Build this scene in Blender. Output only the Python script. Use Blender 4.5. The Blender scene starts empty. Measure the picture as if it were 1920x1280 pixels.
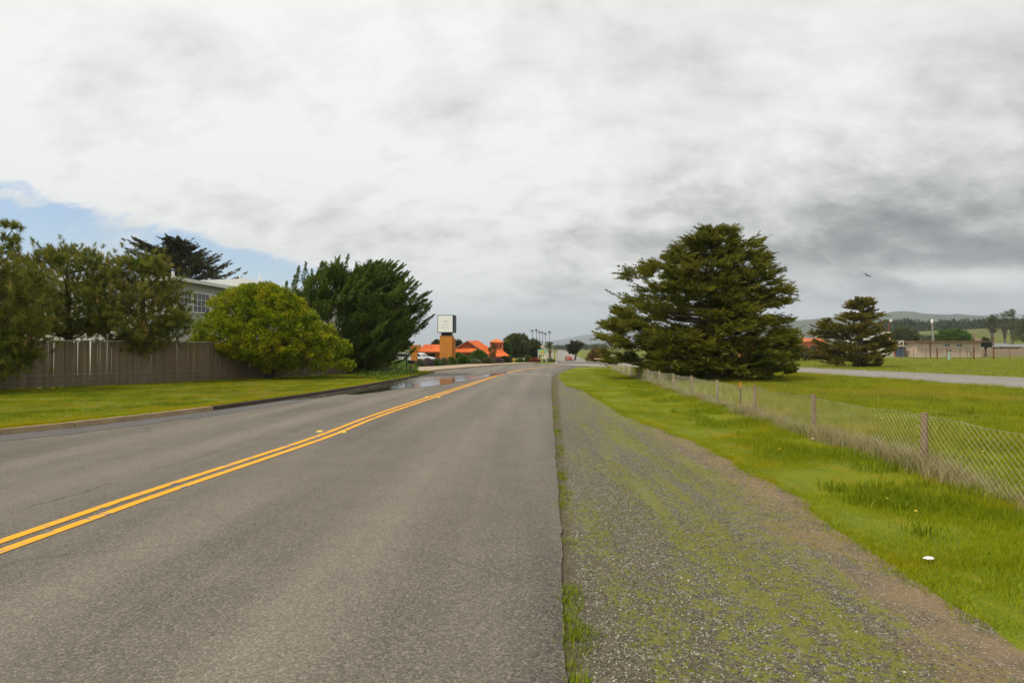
import bpy, bmesh, math, random
import numpy as np
from mathutils import Vector, Matrix, noise as mnoise
from mathutils.geometry import tessellate_polygon
random.seed(7); RNG = np.random.default_rng(7)
PI = math.pi
S = bpy.context.scene
C = S.collection

# ------------------------------------------------------------------ camera, sky, sun, exposure
FPX = 1067.0                       # focal length in pixels of the 1920 px wide photograph
CAM = Vector((0, 0, 1.5)); PITCH = math.atan(10 / FPX)
cd = bpy.data.cameras.new('camera'); cam = bpy.data.objects.new('camera', cd); C.objects.link(cam)
cd.sensor_width = 36; cd.lens = 36 * FPX / 1920; cd.clip_start = .05; cd.clip_end = 40000
cam.location = CAM; cam.rotation_euler = (PI / 2 + PITCH, 0, 0); S.camera = cam

SUN_EL, SUN_AZ = math.radians(54), math.radians(-122)      # azimuth from +Y towards +X
W = bpy.data.worlds.new('World'); S.world = W; W.use_nodes = True
def build_world():
    nt = W.node_tree; N = nt.nodes; Lk = nt.links; N.clear()
    def n(t, **k):
        o = N.new(t)
        for a, b in k.items(): setattr(o, a, b)
        return o
    def sock(x, i):
        if isinstance(x, (int, float)): i.default_value = x
        elif isinstance(x, tuple): i.default_value = x
        else: Lk.new(x, i)
    def m(op, a, b=0.0, c=None, clamp=False):
        o = n('ShaderNodeMath', operation=op, use_clamp=clamp); sock(a, o.inputs[0]); sock(b, o.inputs[1])
        if c is not None: sock(c, o.inputs[2])
        return o.outputs[0]
    def ss(x, lo, hi, a=0.0, b=1.0):
        o = n('ShaderNodeMapRange', interpolation_type='SMOOTHSTEP'); sock(x, o.inputs[0])
        for i, v in zip((1, 2, 3, 4), (lo, hi, a, b)): o.inputs[i].default_value = v
        return o.outputs[0]
    def mix(f, a, b):
        o = n('ShaderNodeMix', data_type='RGBA'); sock(f, o.inputs[0]); sock(a, o.inputs[6]); sock(b, o.inputs[7]); return o.outputs[2]
    tc = n('ShaderNodeTexCoord'); sep = n('ShaderNodeSeparateXYZ'); Lk.new(tc.outputs['Generated'], sep.inputs[0])
    z = m('MAXIMUM', sep.outputs[2], 0.0); zz = m('ADD', z, 0.012)
    px = m('DIVIDE', sep.outputs[0], zz); py = m('DIVIDE', sep.outputs[1], zz)
    cx = n('ShaderNodeCombineXYZ'); sock(px, cx.inputs[0]); sock(py, cx.inputs[1])
    z2 = m('ADD', z, .55); cy = n('ShaderNodeCombineXYZ'); sock(m('DIVIDE', sep.outputs[0], z2), cy.inputs[0]); sock(m('DIVIDE', sep.outputs[1], z2), cy.inputs[1])
    def noise(scale, detail, rough, warp=None, rot=0.0, sc=(1, 1, 1), off=(0, 0, 0), dist=0.0, flat=True):
        mp = n('ShaderNodeMapping'); Lk.new((cx if flat else cy).outputs[0], mp.inputs[0]); mp.inputs[1].default_value = off
        mp.inputs[2].default_value = (0, 0, rot); mp.inputs[3].default_value = sc
        o = n('ShaderNodeTexNoise'); Lk.new(mp.outputs[0], o.inputs['Vector']); o.inputs['Scale'].default_value = scale
        o.inputs['Detail'].default_value = detail; o.inputs['Roughness'].default_value = rough; o.inputs['Distortion'].default_value = dist
        return o.outputs[0]
    big = noise(.42, 4, .5, rot=.5, sc=(1, .8, 1), off=(3.1, .4, 0), dist=.3)
    mid = noise(4.0, 8, .56, rot=.35, sc=(.85, 1.12, 1), off=(1.3, 7.2, 0), dist=.25, flat=False)
    fine = noise(12.0, 7, .60, rot=.3, sc=(.8, 1.25, 1), off=(5.3, 1.2, 0), dist=.2, flat=False)
    # deck: edge at px = -3 on the left, thinning far out
    e = m('ADD', px, 2.62); e = m('ADD', e, ss(z, .14, .27, 0.0, 1.5)); e = m('ADD', e, m('MULTIPLY', m('SUBTRACT', mid, .5), 3.4)); e = m('ADD', e, m('MULTIPLY', m('SUBTRACT', fine, .5), 2.2))
    deck = ss(e, -.15, .5)
    far = m('ADD', m('ADD', py, m('MULTIPLY', m('ABSOLUTE', m('SUBTRACT', px, 1.0)), -.9)), m('MULTIPLY', m('SUBTRACT', big, .5), 9.0))
    deck = m('MULTIPLY', deck, ss(far, 11.0, 19.0, 1.0, .25))
    # wisps in the clear part
    wisp = m('MULTIPLY', ss(mid, .56, .68), ss(px, -6.5, -3.4, .15, .55))
    deck = m('MAXIMUM', deck, wisp)
    # brightness of the deck
    dark = ss(px, -.9, 3.4, 0.0, .42)
    pw0 = m('ADD', py, m('MULTIPLY', m('SUBTRACT', mid, .5), 1.8))
    g1 = m('ADD', m('POWER', m('DIVIDE', m('ABSOLUTE', m('SUBTRACT', px, 4.3)), 3.1), 2.0), m('POWER', m('DIVIDE', m('ABSOLUTE', m('SUBTRACT', pw0, 5.1)), 1.3), 2.0))
    blob = m('EXPONENT', m('MULTIPLY', g1, -1.0))
    pw = m('ADD', py, m('MULTIPLY', m('SUBTRACT', mid, .5), 3.0)); rt = ss(px, .8, 4.0)
    def bell(x, c, w): return m('EXPONENT', m('MULTIPLY', m('POWER', m('ABSOLUTE', m('DIVIDE', m('SUBTRACT', x, c), w)), 2.0), -1.0))
    lowb = m('ADD', m('MULTIPLY', bell(pw, 7.3, .8), -.22), m('MULTIPLY', bell(pw, 10.4, 1.7), .10)); lowb = m('ADD', lowb, m('MULTIPLY', ss(pw, 12.0, 14.5), -.24)); lowb = m('MULTIPLY', lowb, rt)
    shade = m('ADD', m('ADD', dark, m('MULTIPLY', blob, .42)), lowb)
    shade = m('ADD', shade, m('MULTIPLY', m('SUBTRACT', big, .5), .45))
    shade = m('ADD', shade, m('MULTIPLY', m('SUBTRACT', mid, .5), ss(z, .18, .5, 1.35, .8)))
    shade = m('ADD', shade, m('MULTIPLY', m('SUBTRACT', fine, .5), ss(z, .15, .5, .95, .5)))
    shade = m('ADD', shade, .05)
    cr = n('ShaderNodeValToRGB'); sock(shade, cr.inputs[0]); el = cr.color_ramp.elements
    el[0].position = 0.0; el[0].color = (.90, .90, .875, 1)
    el[1].position = 1.0; el[1].color = (.17, .185, .19, 1)
    for p, c in ((.22, (.77, .77, .745, 1)), (.45, (.56, .565, .55, 1)), (.72, (.31, .325, .32, 1))):
        q = el.new(p); q.color = c
    sky = n('ShaderNodeTexSky', sky_type='NISHITA'); sky.sun_disc = False
    sky.sun_elevation = SUN_EL; sky.sun_rotation = SUN_AZ; sky.air_density = 1.0; sky.dust_density = .6; sky.ozone_density = 1.6
    sc = n('ShaderNodeVectorMath', operation='SCALE'); Lk.new(sky.outputs[0], sc.inputs[0]); sc.inputs[3].default_value = 1.45
    ten = n('ShaderNodeVectorMath', operation='SCALE'); Lk.new(cr.outputs[0], ten.inputs[0]); ten.inputs[3].default_value = 10.0
    col = mix(deck, sc.outputs[0], ten.outputs[0])
    # pale veil low over the horizon
    col = mix(ss(z, 0.0, .12, .8, 0.0), col, (9.0, 9.7, 10.1, 1))
    bg = n('ShaderNodeBackground'); Lk.new(col, bg.inputs[0]); bg.inputs[1].default_value = .1
    out = n('ShaderNodeOutputWorld'); Lk.new(bg.outputs[0], out.inputs[0])
    W.cycles.sampling_method = 'MANUAL'; W.cycles.sample_map_resolution = 512
build_world()
sd = bpy.data.lights.new('sun', 'SUN'); sun = bpy.data.objects.new('sun', sd); C.objects.link(sun)
sd.energy = 2.7; sd.angle = math.radians(11); sd.color = (1, .92, .76)
_d = Vector((math.sin(SUN_AZ) * math.cos(SUN_EL), math.cos(SUN_AZ) * math.cos(SUN_EL), math.sin(SUN_EL)))
sun.rotation_euler = _d.to_track_quat('Z', 'Y').to_euler()
S.view_settings.view_transform = 'Standard'; S.view_settings.look = 'None'
S.view_settings.gamma = 1; S.view_settings.use_curve_mapping = False; S.view_settings.exposure = 0.12

# ------------------------------------------------------------------ terrain and pixel helpers
def sstep(a, b, x):
    t = min(1, max(0, (x - a) / (b - a))); return t * t * (3 - 2 * t)
def gz(x, y):
    z = -.0094 * min(y, 80.0)
    if y > 80:
        lat = abs(x - .09 * y)
        k = 1 - sstep(14, 32, lat)
        z -= 1.45 * k * sstep(80, 126, y)
    return z
def ray(px, py):
    dx = (px - 960) / FPX; dz = (640 - py) / FPX
    cp, sp = math.cos(PITCH), math.sin(PITCH)
    return Vector((dx, cp - dz * sp, sp + dz * cp))
def G(px, py, off=0.0):
    d = ray(px, py); lo = .5; t = lo
    while t < 3000:
        p = CAM + d * t
        if p.z < gz(p.x, p.y) + off: break
        lo = t; t *= 1.02
    hi = t
    for _ in range(30):
        mm = (lo + hi) / 2; p = CAM + d * mm
        if p.z < gz(p.x, p.y) + off: hi = mm
        else: lo = mm
    return CAM + d * lo
def at(px, py, Y):
    d = ray(px, py); return CAM + d * (Y / d.y)
def X_at(px, Y): return (px - 960) / FPX * Y
def Z_at(py, Y): return 1.5 + (650 - py) / FPX * Y

# ------------------------------------------------------------------ node materials
def mat(name, col, rough=.8, col2=None, scale=4.0, detail=4, bump=0.0, bscale=30.0, spec=.3, metal=0.0, ramp=(.35, .65), build=None, space='Object'):
    mm = bpy.data.materials.new(name); mm.use_nodes = True; nt = mm.node_tree; b = nt.nodes['Principled BSDF']
    b.inputs['Roughness'].default_value = rough; b.inputs['Metallic'].default_value = metal
    b.inputs['Specular IOR Level'].default_value = spec
    tc = nt.nodes.new('ShaderNodeTexCoord')
    c4 = lambda c: (c[0], c[1], c[2], 1)
    if col2 is None: col2 = tuple(v * .8 for v in col)
    nz = nt.nodes.new('ShaderNodeTexNoise'); nz.inputs['Scale'].default_value = scale; nz.inputs['Detail'].default_value = detail
    nt.links.new(tc.outputs[space], nz.inputs['Vector'])
    rp = nt.nodes.new('ShaderNodeValToRGB'); rp.color_ramp.elements[0].position = ramp[0]; rp.color_ramp.elements[1].position = ramp[1]
    rp.color_ramp.elements[0].color = c4(col2); rp.color_ramp.elements[1].color = c4(col)
    nt.links.new(nz.outputs[0], rp.inputs[0]); nt.links.new(rp.outputs[0], b.inputs['Base Color'])
    if bump:
        n2 = nt.nodes.new('ShaderNodeTexNoise'); n2.inputs['Scale'].default_value = bscale; n2.inputs['Detail'].default_value = 3
        nt.links.new(tc.outputs[space], n2.inputs['Vector'])
        bp = nt.nodes.new('ShaderNodeBump'); bp.inputs['Strength'].default_value = .6; bp.inputs['Distance'].default_value = bump
        nt.links.new(n2.outputs[0], bp.inputs['Height']); nt.links.new(bp.outputs[0], b.inputs['Normal'])
    return mm
class NT:
    """small wrapper for building a custom surface"""
    def __init__(s, name):
        s.m = bpy.data.materials.new(name); s.m.use_nodes = True; s.nt = s.m.node_tree; s.b = s.nt.nodes['Principled BSDF']
        s.b.inputs['Specular IOR Level'].default_value = .25
        g = s.nt.nodes.new('ShaderNodeNewGeometry'); s.pos = g.outputs['Position']
    def n(s, t, **k):
        o = s.nt.nodes.new(t)
        for a, b in k.items(): setattr(o, a, b)
        return o
    def put(s, v, i):
        if isinstance(v, (int, float, tuple)): i.default_value = v
        else: s.nt.links.new(v, i)
    def math(s, op, a, b=0.0, clamp=False):
        o = s.n('ShaderNodeMath', operation=op, use_clamp=clamp); s.put(a, o.inputs[0]); s.put(b, o.inputs[1]); return o.outputs[0]
    def mapr(s, x, lo, hi, a=0.0, b=1.0):
        o = s.n('ShaderNodeMapRange', interpolation_type='SMOOTHSTEP'); s.put(x, o.inputs[0])
        for i, v in zip((1, 2, 3, 4), (lo, hi, a, b)): o.inputs[i].default_value = v
        return o.outputs[0]
    def mix(s, f, a, b, mode='MIX'):
        o = s.n('ShaderNodeMix', data_type='RGBA', blend_type=mode); s.put(f, o.inputs[0])
        s.put(a if not isinstance(a, tuple) else (*a[:3], 1), o.inputs[6]); s.put(b if not isinstance(b, tuple) else (*b[:3], 1), o.inputs[7]); return o.outputs[2]
    def map(s, sc=(1, 1, 1), rot=0.0, off=(0, 0, 0)):
        o = s.n('ShaderNodeMapping'); s.nt.links.new(s.pos, o.inputs[0]); o.inputs[1].default_value = off
        o.inputs[2].default_value = (0, 0, rot); o.inputs[3].default_value = sc; return o.outputs[0]
    def noise(s, scale, detail=3, vec=None, rough=.5, out=0):
        o = s.n('ShaderNodeTexNoise'); s.nt.links.new(vec or s.pos, o.inputs['Vector']); o.inputs['Scale'].default_value = scale
        o.inputs['Detail'].default_value = detail; o.inputs['Roughness'].default_value = rough; return o.outputs[out]
    def vor(s, scale, vec=None, feature='F1', out='Color', rnd=1.0):
        o = s.n('ShaderNodeTexVoronoi', feature=feature); s.nt.links.new(vec or s.pos, o.inputs['Vector']); o.inputs['Scale'].default_value = scale
        o.inputs['Randomness'].default_value = rnd; return o.outputs[out]
    def bump(s, h, dist, strength=.7, prev=None):
        o = s.n('ShaderNodeBump'); s.put(h, o.inputs['Height']); o.inputs['Distance'].default_value = dist; o.inputs['Strength'].default_value = strength
        if prev is not None: s.nt.links.new(prev, o.inputs['Normal'])
        return o.outputs[0]
    def sepx(s, v=None, k=0):
        o = s.n('ShaderNodeSeparateXYZ'); s.nt.links.new(v or s.pos, o.inputs[0]); return o.outputs[k]
    def done(s, col, rough=.85, nor=None):
        s.put(col if not isinstance(col, tuple) else (*col[:3], 1), s.b.inputs['Base Color']); s.put(rough, s.b.inputs['Roughness'])
        if nor is not None: s.nt.links.new(nor, s.b.inputs['Normal'])
        return s.m

def asphalt(name, base=.140, tint=(1.0, .875, .70), road=True):
    a = NT(name)
    fine = a.noise(260, 2); spk = a.sepx(a.vor(95)); mid = a.noise(2.2, 5)
    u = a.math('SUBTRACT', a.sepx(), a.math('MULTIPLY', a.sepx(k=1), .077))
    st = a.noise(1.0, 5, a.map((1.15, .045, 1), .077, (3, 0, 0)), .55)
    st2 = a.noise(1.0, 4, a.map((5.5, .09, 1), .077, (9, 2, 0)), .6)
    v = a.math('ADD', 1.0, a.math('MULTIPLY', a.math('SUBTRACT', st, .5), .85))
    v = a.math('ADD', v, a.math('MULTIPLY', a.math('SUBTRACT', st2, .5), .22))
    v = a.math('ADD', v, a.math('MULTIPLY', a.math('SUBTRACT', mid, .5), .34))
    v = a.math('ADD', v, a.math('MULTIPLY', a.math('SUBTRACT', fine, .5), 1.2))
    v = a.math('ADD', v, a.mapr(spk, .60, .99, 0.0, .62))
    v = a.math('SUBTRACT', v, a.mapr(spk, .0, .35, .34, 0.0))
    if road:
        wig = a.math('MULTIPLY', a.math('SUBTRACT', a.noise(1.3, 6), .5), .42)
        for c, br in ((-5.02, .46),):
            if br > 1: continue
            d = a.math('ABSOLUTE', a.math('ADD', a.math('SUBTRACT', u, c), wig))
            ck = a.math('MULTIPLY', a.mapr(d, .004, .018, 1.0, 0.0), a.mapr(a.noise(.9 + c * .05, 2), *((.38, .48) if c == -5.02 else (.54, .62))))
            v = a.math('SUBTRACT', v, a.math('MULTIPLY', ck, .55))
        for c in (-3.1, -1.45, -5.6, -7.2):
            d = a.math('ABSOLUTE', a.math('ADD', a.math('SUBTRACT', u, c), a.math('MULTIPLY', a.math('SUBTRACT', st, .5), .5)))
            v = a.math('ADD', v, a.mapr(d, .05, .55, .20, 0.0))
        pt = a.noise(1.0, 3, a.map((.5, .12, 1), .077, (7, 4, 0)), .4); v = a.math('SUBTRACT', v, a.mapr(pt, .55, .68, 0.0, .16))
        ed_ = a.mapr(u, -.45, .0, 0.0, -.14); v = a.math('ADD', v, ed_)
        # hairline map cracking in places
        vd = a.vor(.8, None, 'DISTANCE_TO_EDGE', 'Distance')
        ck = a.math('MULTIPLY', a.mapr(a.math('ADD', vd, a.math('MULTIPLY', a.noise(9, 3), .02)), .012, .020, 1.0, 0.0), a.mapr(a.noise(.23, 2), .46, .58))
        v = a.math('SUBTRACT', v, a.math('MULTIPLY', ck, .22))
    h = a.math('ADD', a.math('MULTIPLY', spk, .6), fine)
    cc = a.n('ShaderNodeCombineXYZ')
    for i in range(3): a.put(a.math('MULTIPLY', v, base * tint[i]), cc.inputs[i])
    return a.done(cc.outputs[0], a.mapr(spk, 0, 1, .62, .85), a.bump(h, .005, .6))
M = {}
M['asphalt'] = asphalt('asphalt_worn')
M['asphalt_hwy'] = asphalt('asphalt_highway', .225, (1.0, .90, .80), False)
def grassy(name, a_col, b_col, c_col, soil, sc=.5, soil_amt=(.62, .75)):
    a = NT(name)
    n1 = a.noise(sc, 5); n2 = a.noise(sc * 7, 5, a.map((1, .6, 1))); n3 = a.noise(55, 3); n4 = a.noise(.13, 3)
    c = a.mix(a.mapr(n1, .36, .62), a_col, b_col); c = a.mix(a.mapr(n2, .45, .68, 0, .75), c, c_col)
    c = a.mix(a.mapr(a.math('ADD', a.math('MULTIPLY', n2, .5), a.math('MULTIPLY', n4, .5)), soil_amt[0], soil_amt[1]), c, soil)
    c = a.mix(a.mapr(n3, .3, .7, .4, 0.0), c, (.03, .045, .004))
    return a.done(c, .9, a.bump(a.math('ADD', n3, a.math('MULTIPLY', n2, 1.6)), .03, .6))
M['ground'] = grassy('field_soil_and_grass', (.17, .21, .006), (.11, .145, .008), (.23, .21, .012), (.16, .13, .06), .25, (.56, .66))
M['lawn'] = grassy('lawn_turf', (.17, .20, .006), (.11, .14, .006), (.24, .20, .014), (.20, .14, .06), 1.1, (.50, .60))
M['verge'] = grassy('verge_turf', (.19, .235, .004), (.12, .165, .004), (.26, .225, .012), (.16, .12, .06), .6, (.62, .74))
def gravel():
    a = NT('mossy_gravel')
    spk = a.vor(120); s = a.sepx(spk); s2 = a.sepx(spk, 1); big = a.sepx(a.vor(40)); ed = a.vor(120, None, 'DISTANCE_TO_EDGE', 'Distance')
    c = a.mix(s, (.052, .046, .032), (.205, .178, .122)); c = a.mix(a.mapr(s2, .86, .97), c, (.48, .45, .38)); c = a.mix(a.mapr(s2, .0, .1, .6, 0), c, (.20, .09, .035))
    c = a.mix(a.mapr(big, .94, .99, 0, .5), c, (.40, .37, .31))
    pos = a.sepx(); y = a.sepx(k=1); u = a.math('SUBTRACT', pos, a.math('MULTIPLY', y, .077))
    strk = a.noise(1.0, 6, a.map((3.4, .30, 1), .06, (1, 3, 0)), .62)
    # moss in bands along the wheel tracks
    band = a.mapr(a.math('ABSOLUTE', a.math('SUBTRACT', u, 1.45)), .2, 1.1, .12, -.12)
    mo = a.math('ADD', a.math('ADD', a.math('ADD', a.math('MULTIPLY', a.math('SUBTRACT', strk, .5), 1.7), .49), band), a.math('MULTIPLY', a.math('SUBTRACT', a.noise(13, 6), .5), .9))
    mo = a.math('ADD', mo, a.math('MULTIPLY', a.math('SUBTRACT', a.sepx(a.vor(38)), .5), .42)); c = a.mix(a.mapr(mo, .50, .72, 0, .72), c, (.21, .22, .010))
    # sandy brown strip beside the turf
    br = a.math('ADD', a.math('SUBTRACT', u, 2.05), a.math('MULTIPLY', a.math('SUBTRACT', a.noise(1.6, 5), .5), 1.3))
    c = a.mix(a.math('MULTIPLY', a.mapr(br, -.5, .4, 0, .75), a.mapr(a.noise(2.7, 5, None, .6), .36, .6, .25, 1)), c, (.33, .22, .12))
    c = a.mix(a.mapr(a.math('ADD', u, a.math('MULTIPLY', a.noise(6, 3), .12)), .10, .24, .7, 0), c, (.10, .075, .028))
    # fine pale tracks
    c = a.mix(a.mapr(strk, .60, .75, 0, .5), c, (.20, .185, .14))
    c = a.mix(a.mapr(ed, 0.0, .12, .45, 0), c, (.03, .03, .022))
    h = a.math('ADD', a.math('MINIMUM', ed, .35), a.math('MULTIPLY', a.noise(18, 3), .5))
    return a.done(c, .85, a.bump(h, .012, .8))
M['gravel'] = gravel()
def concrete(name, col, sc=3):
    a = NT(name); n1 = a.noise(sc, 5); n2 = a.noise(90, 2)
    c = a.mix(a.mapr(n1, .3, .7), tuple(v * .72 for v in col), col); c = a.mix(a.mapr(n2, .3, .7, .3, 0), c, tuple(v * .5 for v in col))
    return a.done(c, .85, a.bump(n2, .003))
M['kerb'] = concrete('kerb_concrete', (.47, .34, .20)); M['walk'] = concrete('pavement_concrete', (.46, .36, .25)); M['kerb_dark'] = concrete('kerb_concrete_dark', (.10, .07, .05), 8)
def paint(name, col, wear=.62):
    a = NT(name); n1 = a.noise(7, 6, None, .65); n2 = a.noise(140, 2)
    c = a.mix(a.mapr(n1, wear - .04, wear + .04), col, (.24, .21, .17)); c = a.mix(a.mapr(n2, .3, .6, .28, 0), c, tuple(v * .55 for v in col))
    return a.done(c, .6)
M['yellow'] = paint('yellow_road_paint', (.86, .38, .008), .59); M['white_line'] = paint('white_road_paint', (.62, .60, .55), .5)
def foliage(name, ca, cb, trans=.25, sc=.9, cc=None):
    a = NT(name); at_ = a.n('ShaderNodeAttribute', attribute_name='var')
    c = a.mix(at_.outputs['Fac'], ca, cb)
    if cc: c = a.mix(a.mapr(a.noise(sc, 3), .45, .68, 0, .8), c, cc)
    nt = a.nt; a.done(c, .6); a.b.inputs['Specular IOR Level'].default_value = .2
    tr = a.n('ShaderNodeBsdfTranslucent'); a.put(c, tr.inputs[0]); ms = a.n('ShaderNodeMixShader'); ms.inputs[0].default_value = trans
    out = [x for x in nt.nodes if x.type == 'OUTPUT_MATERIAL'][0]
    nt.links.new(a.b.outputs[0], ms.inputs[1]); nt.links.new(tr.outputs[0], ms.inputs[2]); nt.links.new(ms.outputs[0], out.inputs[0])
    return a.m
M['cyp'] = foliage('cypress_sprays', (.042, .058, .007), (.235, .235, .016), .25, .8, (.22, .20, .016))
M['cyp_dark'] = foliage('dark_juniper_sprays', (.045, .080, .008), (.14, .19, .022), .2, .8)
M['cyp_far'] = foliage('far_cypress_sprays', (.030, .036, .012), (.075, .070, .016), .1, .5)
M['cyp_gold'] = foliage('golden_cypress_sprays', (.075, .070, .008), (.22, .18, .014), .2, .8)
M['needle'] = foliage('pine_needles', (.06, .09, .014), (.30, .31, .04), .3, .6, (.23, .21, .03))
M['leaf_bright'] = foliage('bright_privet_leaves', (.09, .155, .003), (.33, .38, .007), .35, 1.1, (.40, .36, .008))
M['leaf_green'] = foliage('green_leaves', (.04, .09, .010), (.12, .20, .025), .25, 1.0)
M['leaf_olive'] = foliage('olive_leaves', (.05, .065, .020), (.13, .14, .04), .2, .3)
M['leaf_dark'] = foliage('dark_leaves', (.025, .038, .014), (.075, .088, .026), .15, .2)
M['leaf_sage'] = foliage('sage_leaves', (.10, .12, .06), (.22, .23, .12), .2, .8)
M['leaf_purple'] = foliage('lavender_flowers', (.10, .06, .09), (.22, .17, .16), .2, .8)
M['leaf_red'] = foliage('red_leaves', (.20, .05, .03), (.35, .12, .06), .2, .8)
M['leaf_brown'] = foliage('brown_dry_twigs', (.11, .065, .02), (.26, .15, .04), .2, .8)
M['grass'] = foliage('grass_blades', (.14, .20, .002), (.39, .41, .004), .4, .7, (.42, .34, .006))
M['grass_field'] = foliage('tall_grass_blades', (.14, .185, .003), (.36, .37, .010), .4, .22, (.38, .32, .03))
M['grass_dry'] = foliage('dry_grass_blades', (.26, .23, .09), (.50, .42, .22), .35, .6)
M['weed'] = foliage('weed_leaves', (.10, .16, .003), (.28, .33, .006), .3, .7)
M['bark'] = mat('grey_bark', (.16, .13, .10), .9, (.07, .055, .045), 9, bump=.03, bscale=14)
M['bark_brown'] = mat('brown_bark', (.11, .07, .045), .9, (.05, .032, .022), 9, bump=.03, bscale=14)
M['candle'] = mat('pine_candles_tan', (.42, .23, .09), .8, (.26, .13, .05), 12)
M['slat'] = mat('brown_vinyl_slat', (.135, .092, .062), .7, (.085, .058, .040), 1.5, bump=.002)
M['galv'] = mat('galvanised_steel', (.42, .41, .38), .45, (.28, .26, .23), 9, metal=.5)
M['wire'] = mat('weathered_wire', (.44, .43, .29), .6, (.26, .24, .15), 5, metal=.3)
M['post'] = mat('weathered_timber_post', (.30, .20, .13), .9, (.20, .135, .09), 6, bump=.004, bscale=45)
M['orange_tip'] = mat('orange_paint', (.75, .25, .03), .6)
M['dark_steel'] = mat('dark_steel', (.05, .045, .04), .6)
M['rust'] = mat('rusty_steel', (.20, .07, .035), .8, (.10, .035, .02), 10)
M['stucco_orange'] = mat('orange_stucco', (.60, .235, .04), .9, (.52, .20, .035), 1.2, bump=.004, bscale=60)
M['stucco_red'] = mat('salmon_stucco', (.62, .19, .085), .9, (.50, .14, .06), 1.0)
M['tile'] = mat('terracotta_tile', (.78, .20, .045), .8, (.60, .13, .03), 1.3)
M['tile_far'] = mat('terracotta_tile_faded', (.60, .20, .09), .8, (.42, .13, .06), .6)
M['sign_face'] = mat('sign_panel_white', (.86, .88, .83), .35, (.80, .82, .77), .8)
M['sign_box'] = mat('sign_box_blue_black', (.020, .028, .042), .4)
M['sign_ink'] = mat('faded_grey_lettering', (.42, .44, .42), .5)
M['dark'] = mat('dark_interior', (.018, .016, .015), .6)
M['door'] = mat('brown_door_paint', (.10, .075, .06), .5)
M['cream'] = mat('cream_wall', (.60, .54, .42), .9, (.52, .46, .35), .8)
M['beige'] = mat('beige_block_wall', (.58, .45, .35), .9, (.52, .40, .31), .6)
M['fascia'] = mat('reddish_fascia', (.24, .12, .09), .8)
M['white'] = mat('white_paint', (.78, .77, .73), .6, (.70, .69, .65), 1.0)
M['sage_wall'] = mat('grey_green_siding', (.40, .44, .39), .8, (.36, .40, .35), .9)
M['pale_wall'] = mat('pale_wall', (.56, .54, .50), .8, (.48, .46, .42), .6)
M['roof_white'] = mat('white_roof_membrane', (.80, .80, .80), .5, (.72, .72, .72), .4)
M['roof_grey'] = mat('grey_roof', (.22, .22, .22), .8)
M['roof_tan'] = mat('tan_roof', (.50, .34, .20), .9)
M['glass'] = mat('window_glass', (.02, .032, .032), .06, (.015, .025, .025), 1, spec=.8)
M['car_red'] = mat('red_car_paint', (.34, .02, .02), .25, spec=.6); M['car_white'] = mat('white_car_paint', (.72, .72, .74), .25, spec=.6)
M['rubber'] = mat('tyre_rubber', (.02, .02, .02), .8)
M['blue_paint'] = mat('dark_blue_paint', (.03, .05, .085), .5)
M['teal'] = mat('teal_panel', (.26, .55, .45), .5); M['yellow_plain'] = mat('yellow_paint', (.72, .52, .05), .5); M['pink'] = mat('pink_red_kerb', (.55, .28, .24), .8)
M['green_paint'] = mat('pale_green_paint', (.30, .42, .34), .6); M['blue_door'] = mat('blue_roller_door', (.13, .20, .34), .6)
M['red_paint'] = mat('red_paint', (.60, .06, .03), .5)
M['board'] = mat('tan_fence_board', (.42, .31, .23), .9, (.34, .25, .18), 2)
M['litter'] = mat('white_paper', (.86, .85, .82), .7)
M['soil'] = mat('garden_soil', (.14, .10, .065), .95, (.08, .055, .035), 3, bump=.03, bscale=12)
M['hill'] = grassy('hill_grass', (.085, .105, .04), (.045, .060, .035), (.14, .13, .05), (.05, .06, .03), .006, (.50, .62))
M['hill_near'] = grassy('pasture_grass', (.14, .165, .02), (.10, .12, .02), (.18, .165, .05), (.14, .12, .05), .02, (.52, .66))
M['gutter'] = asphalt('gutter_grit', .105, (1, .95, .9), False)
def water(name, rough, col):
    a = NT(name); n = a.noise(2.2, 4); r = a.mapr(n, .35, .7, rough, rough * 2.2)
    a.b.inputs['IOR'].default_value = 1.33; a.b.inputs['Specular IOR Level'].default_value = .5
    return a.done(col, r, a.bump(a.noise(7, 2), .0006, .5))
M['puddle'] = water('puddle_water', .06, (.035, .032, .026)); M['wet'] = water('wet_asphalt', .16, (.042, .036, .028))

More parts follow.
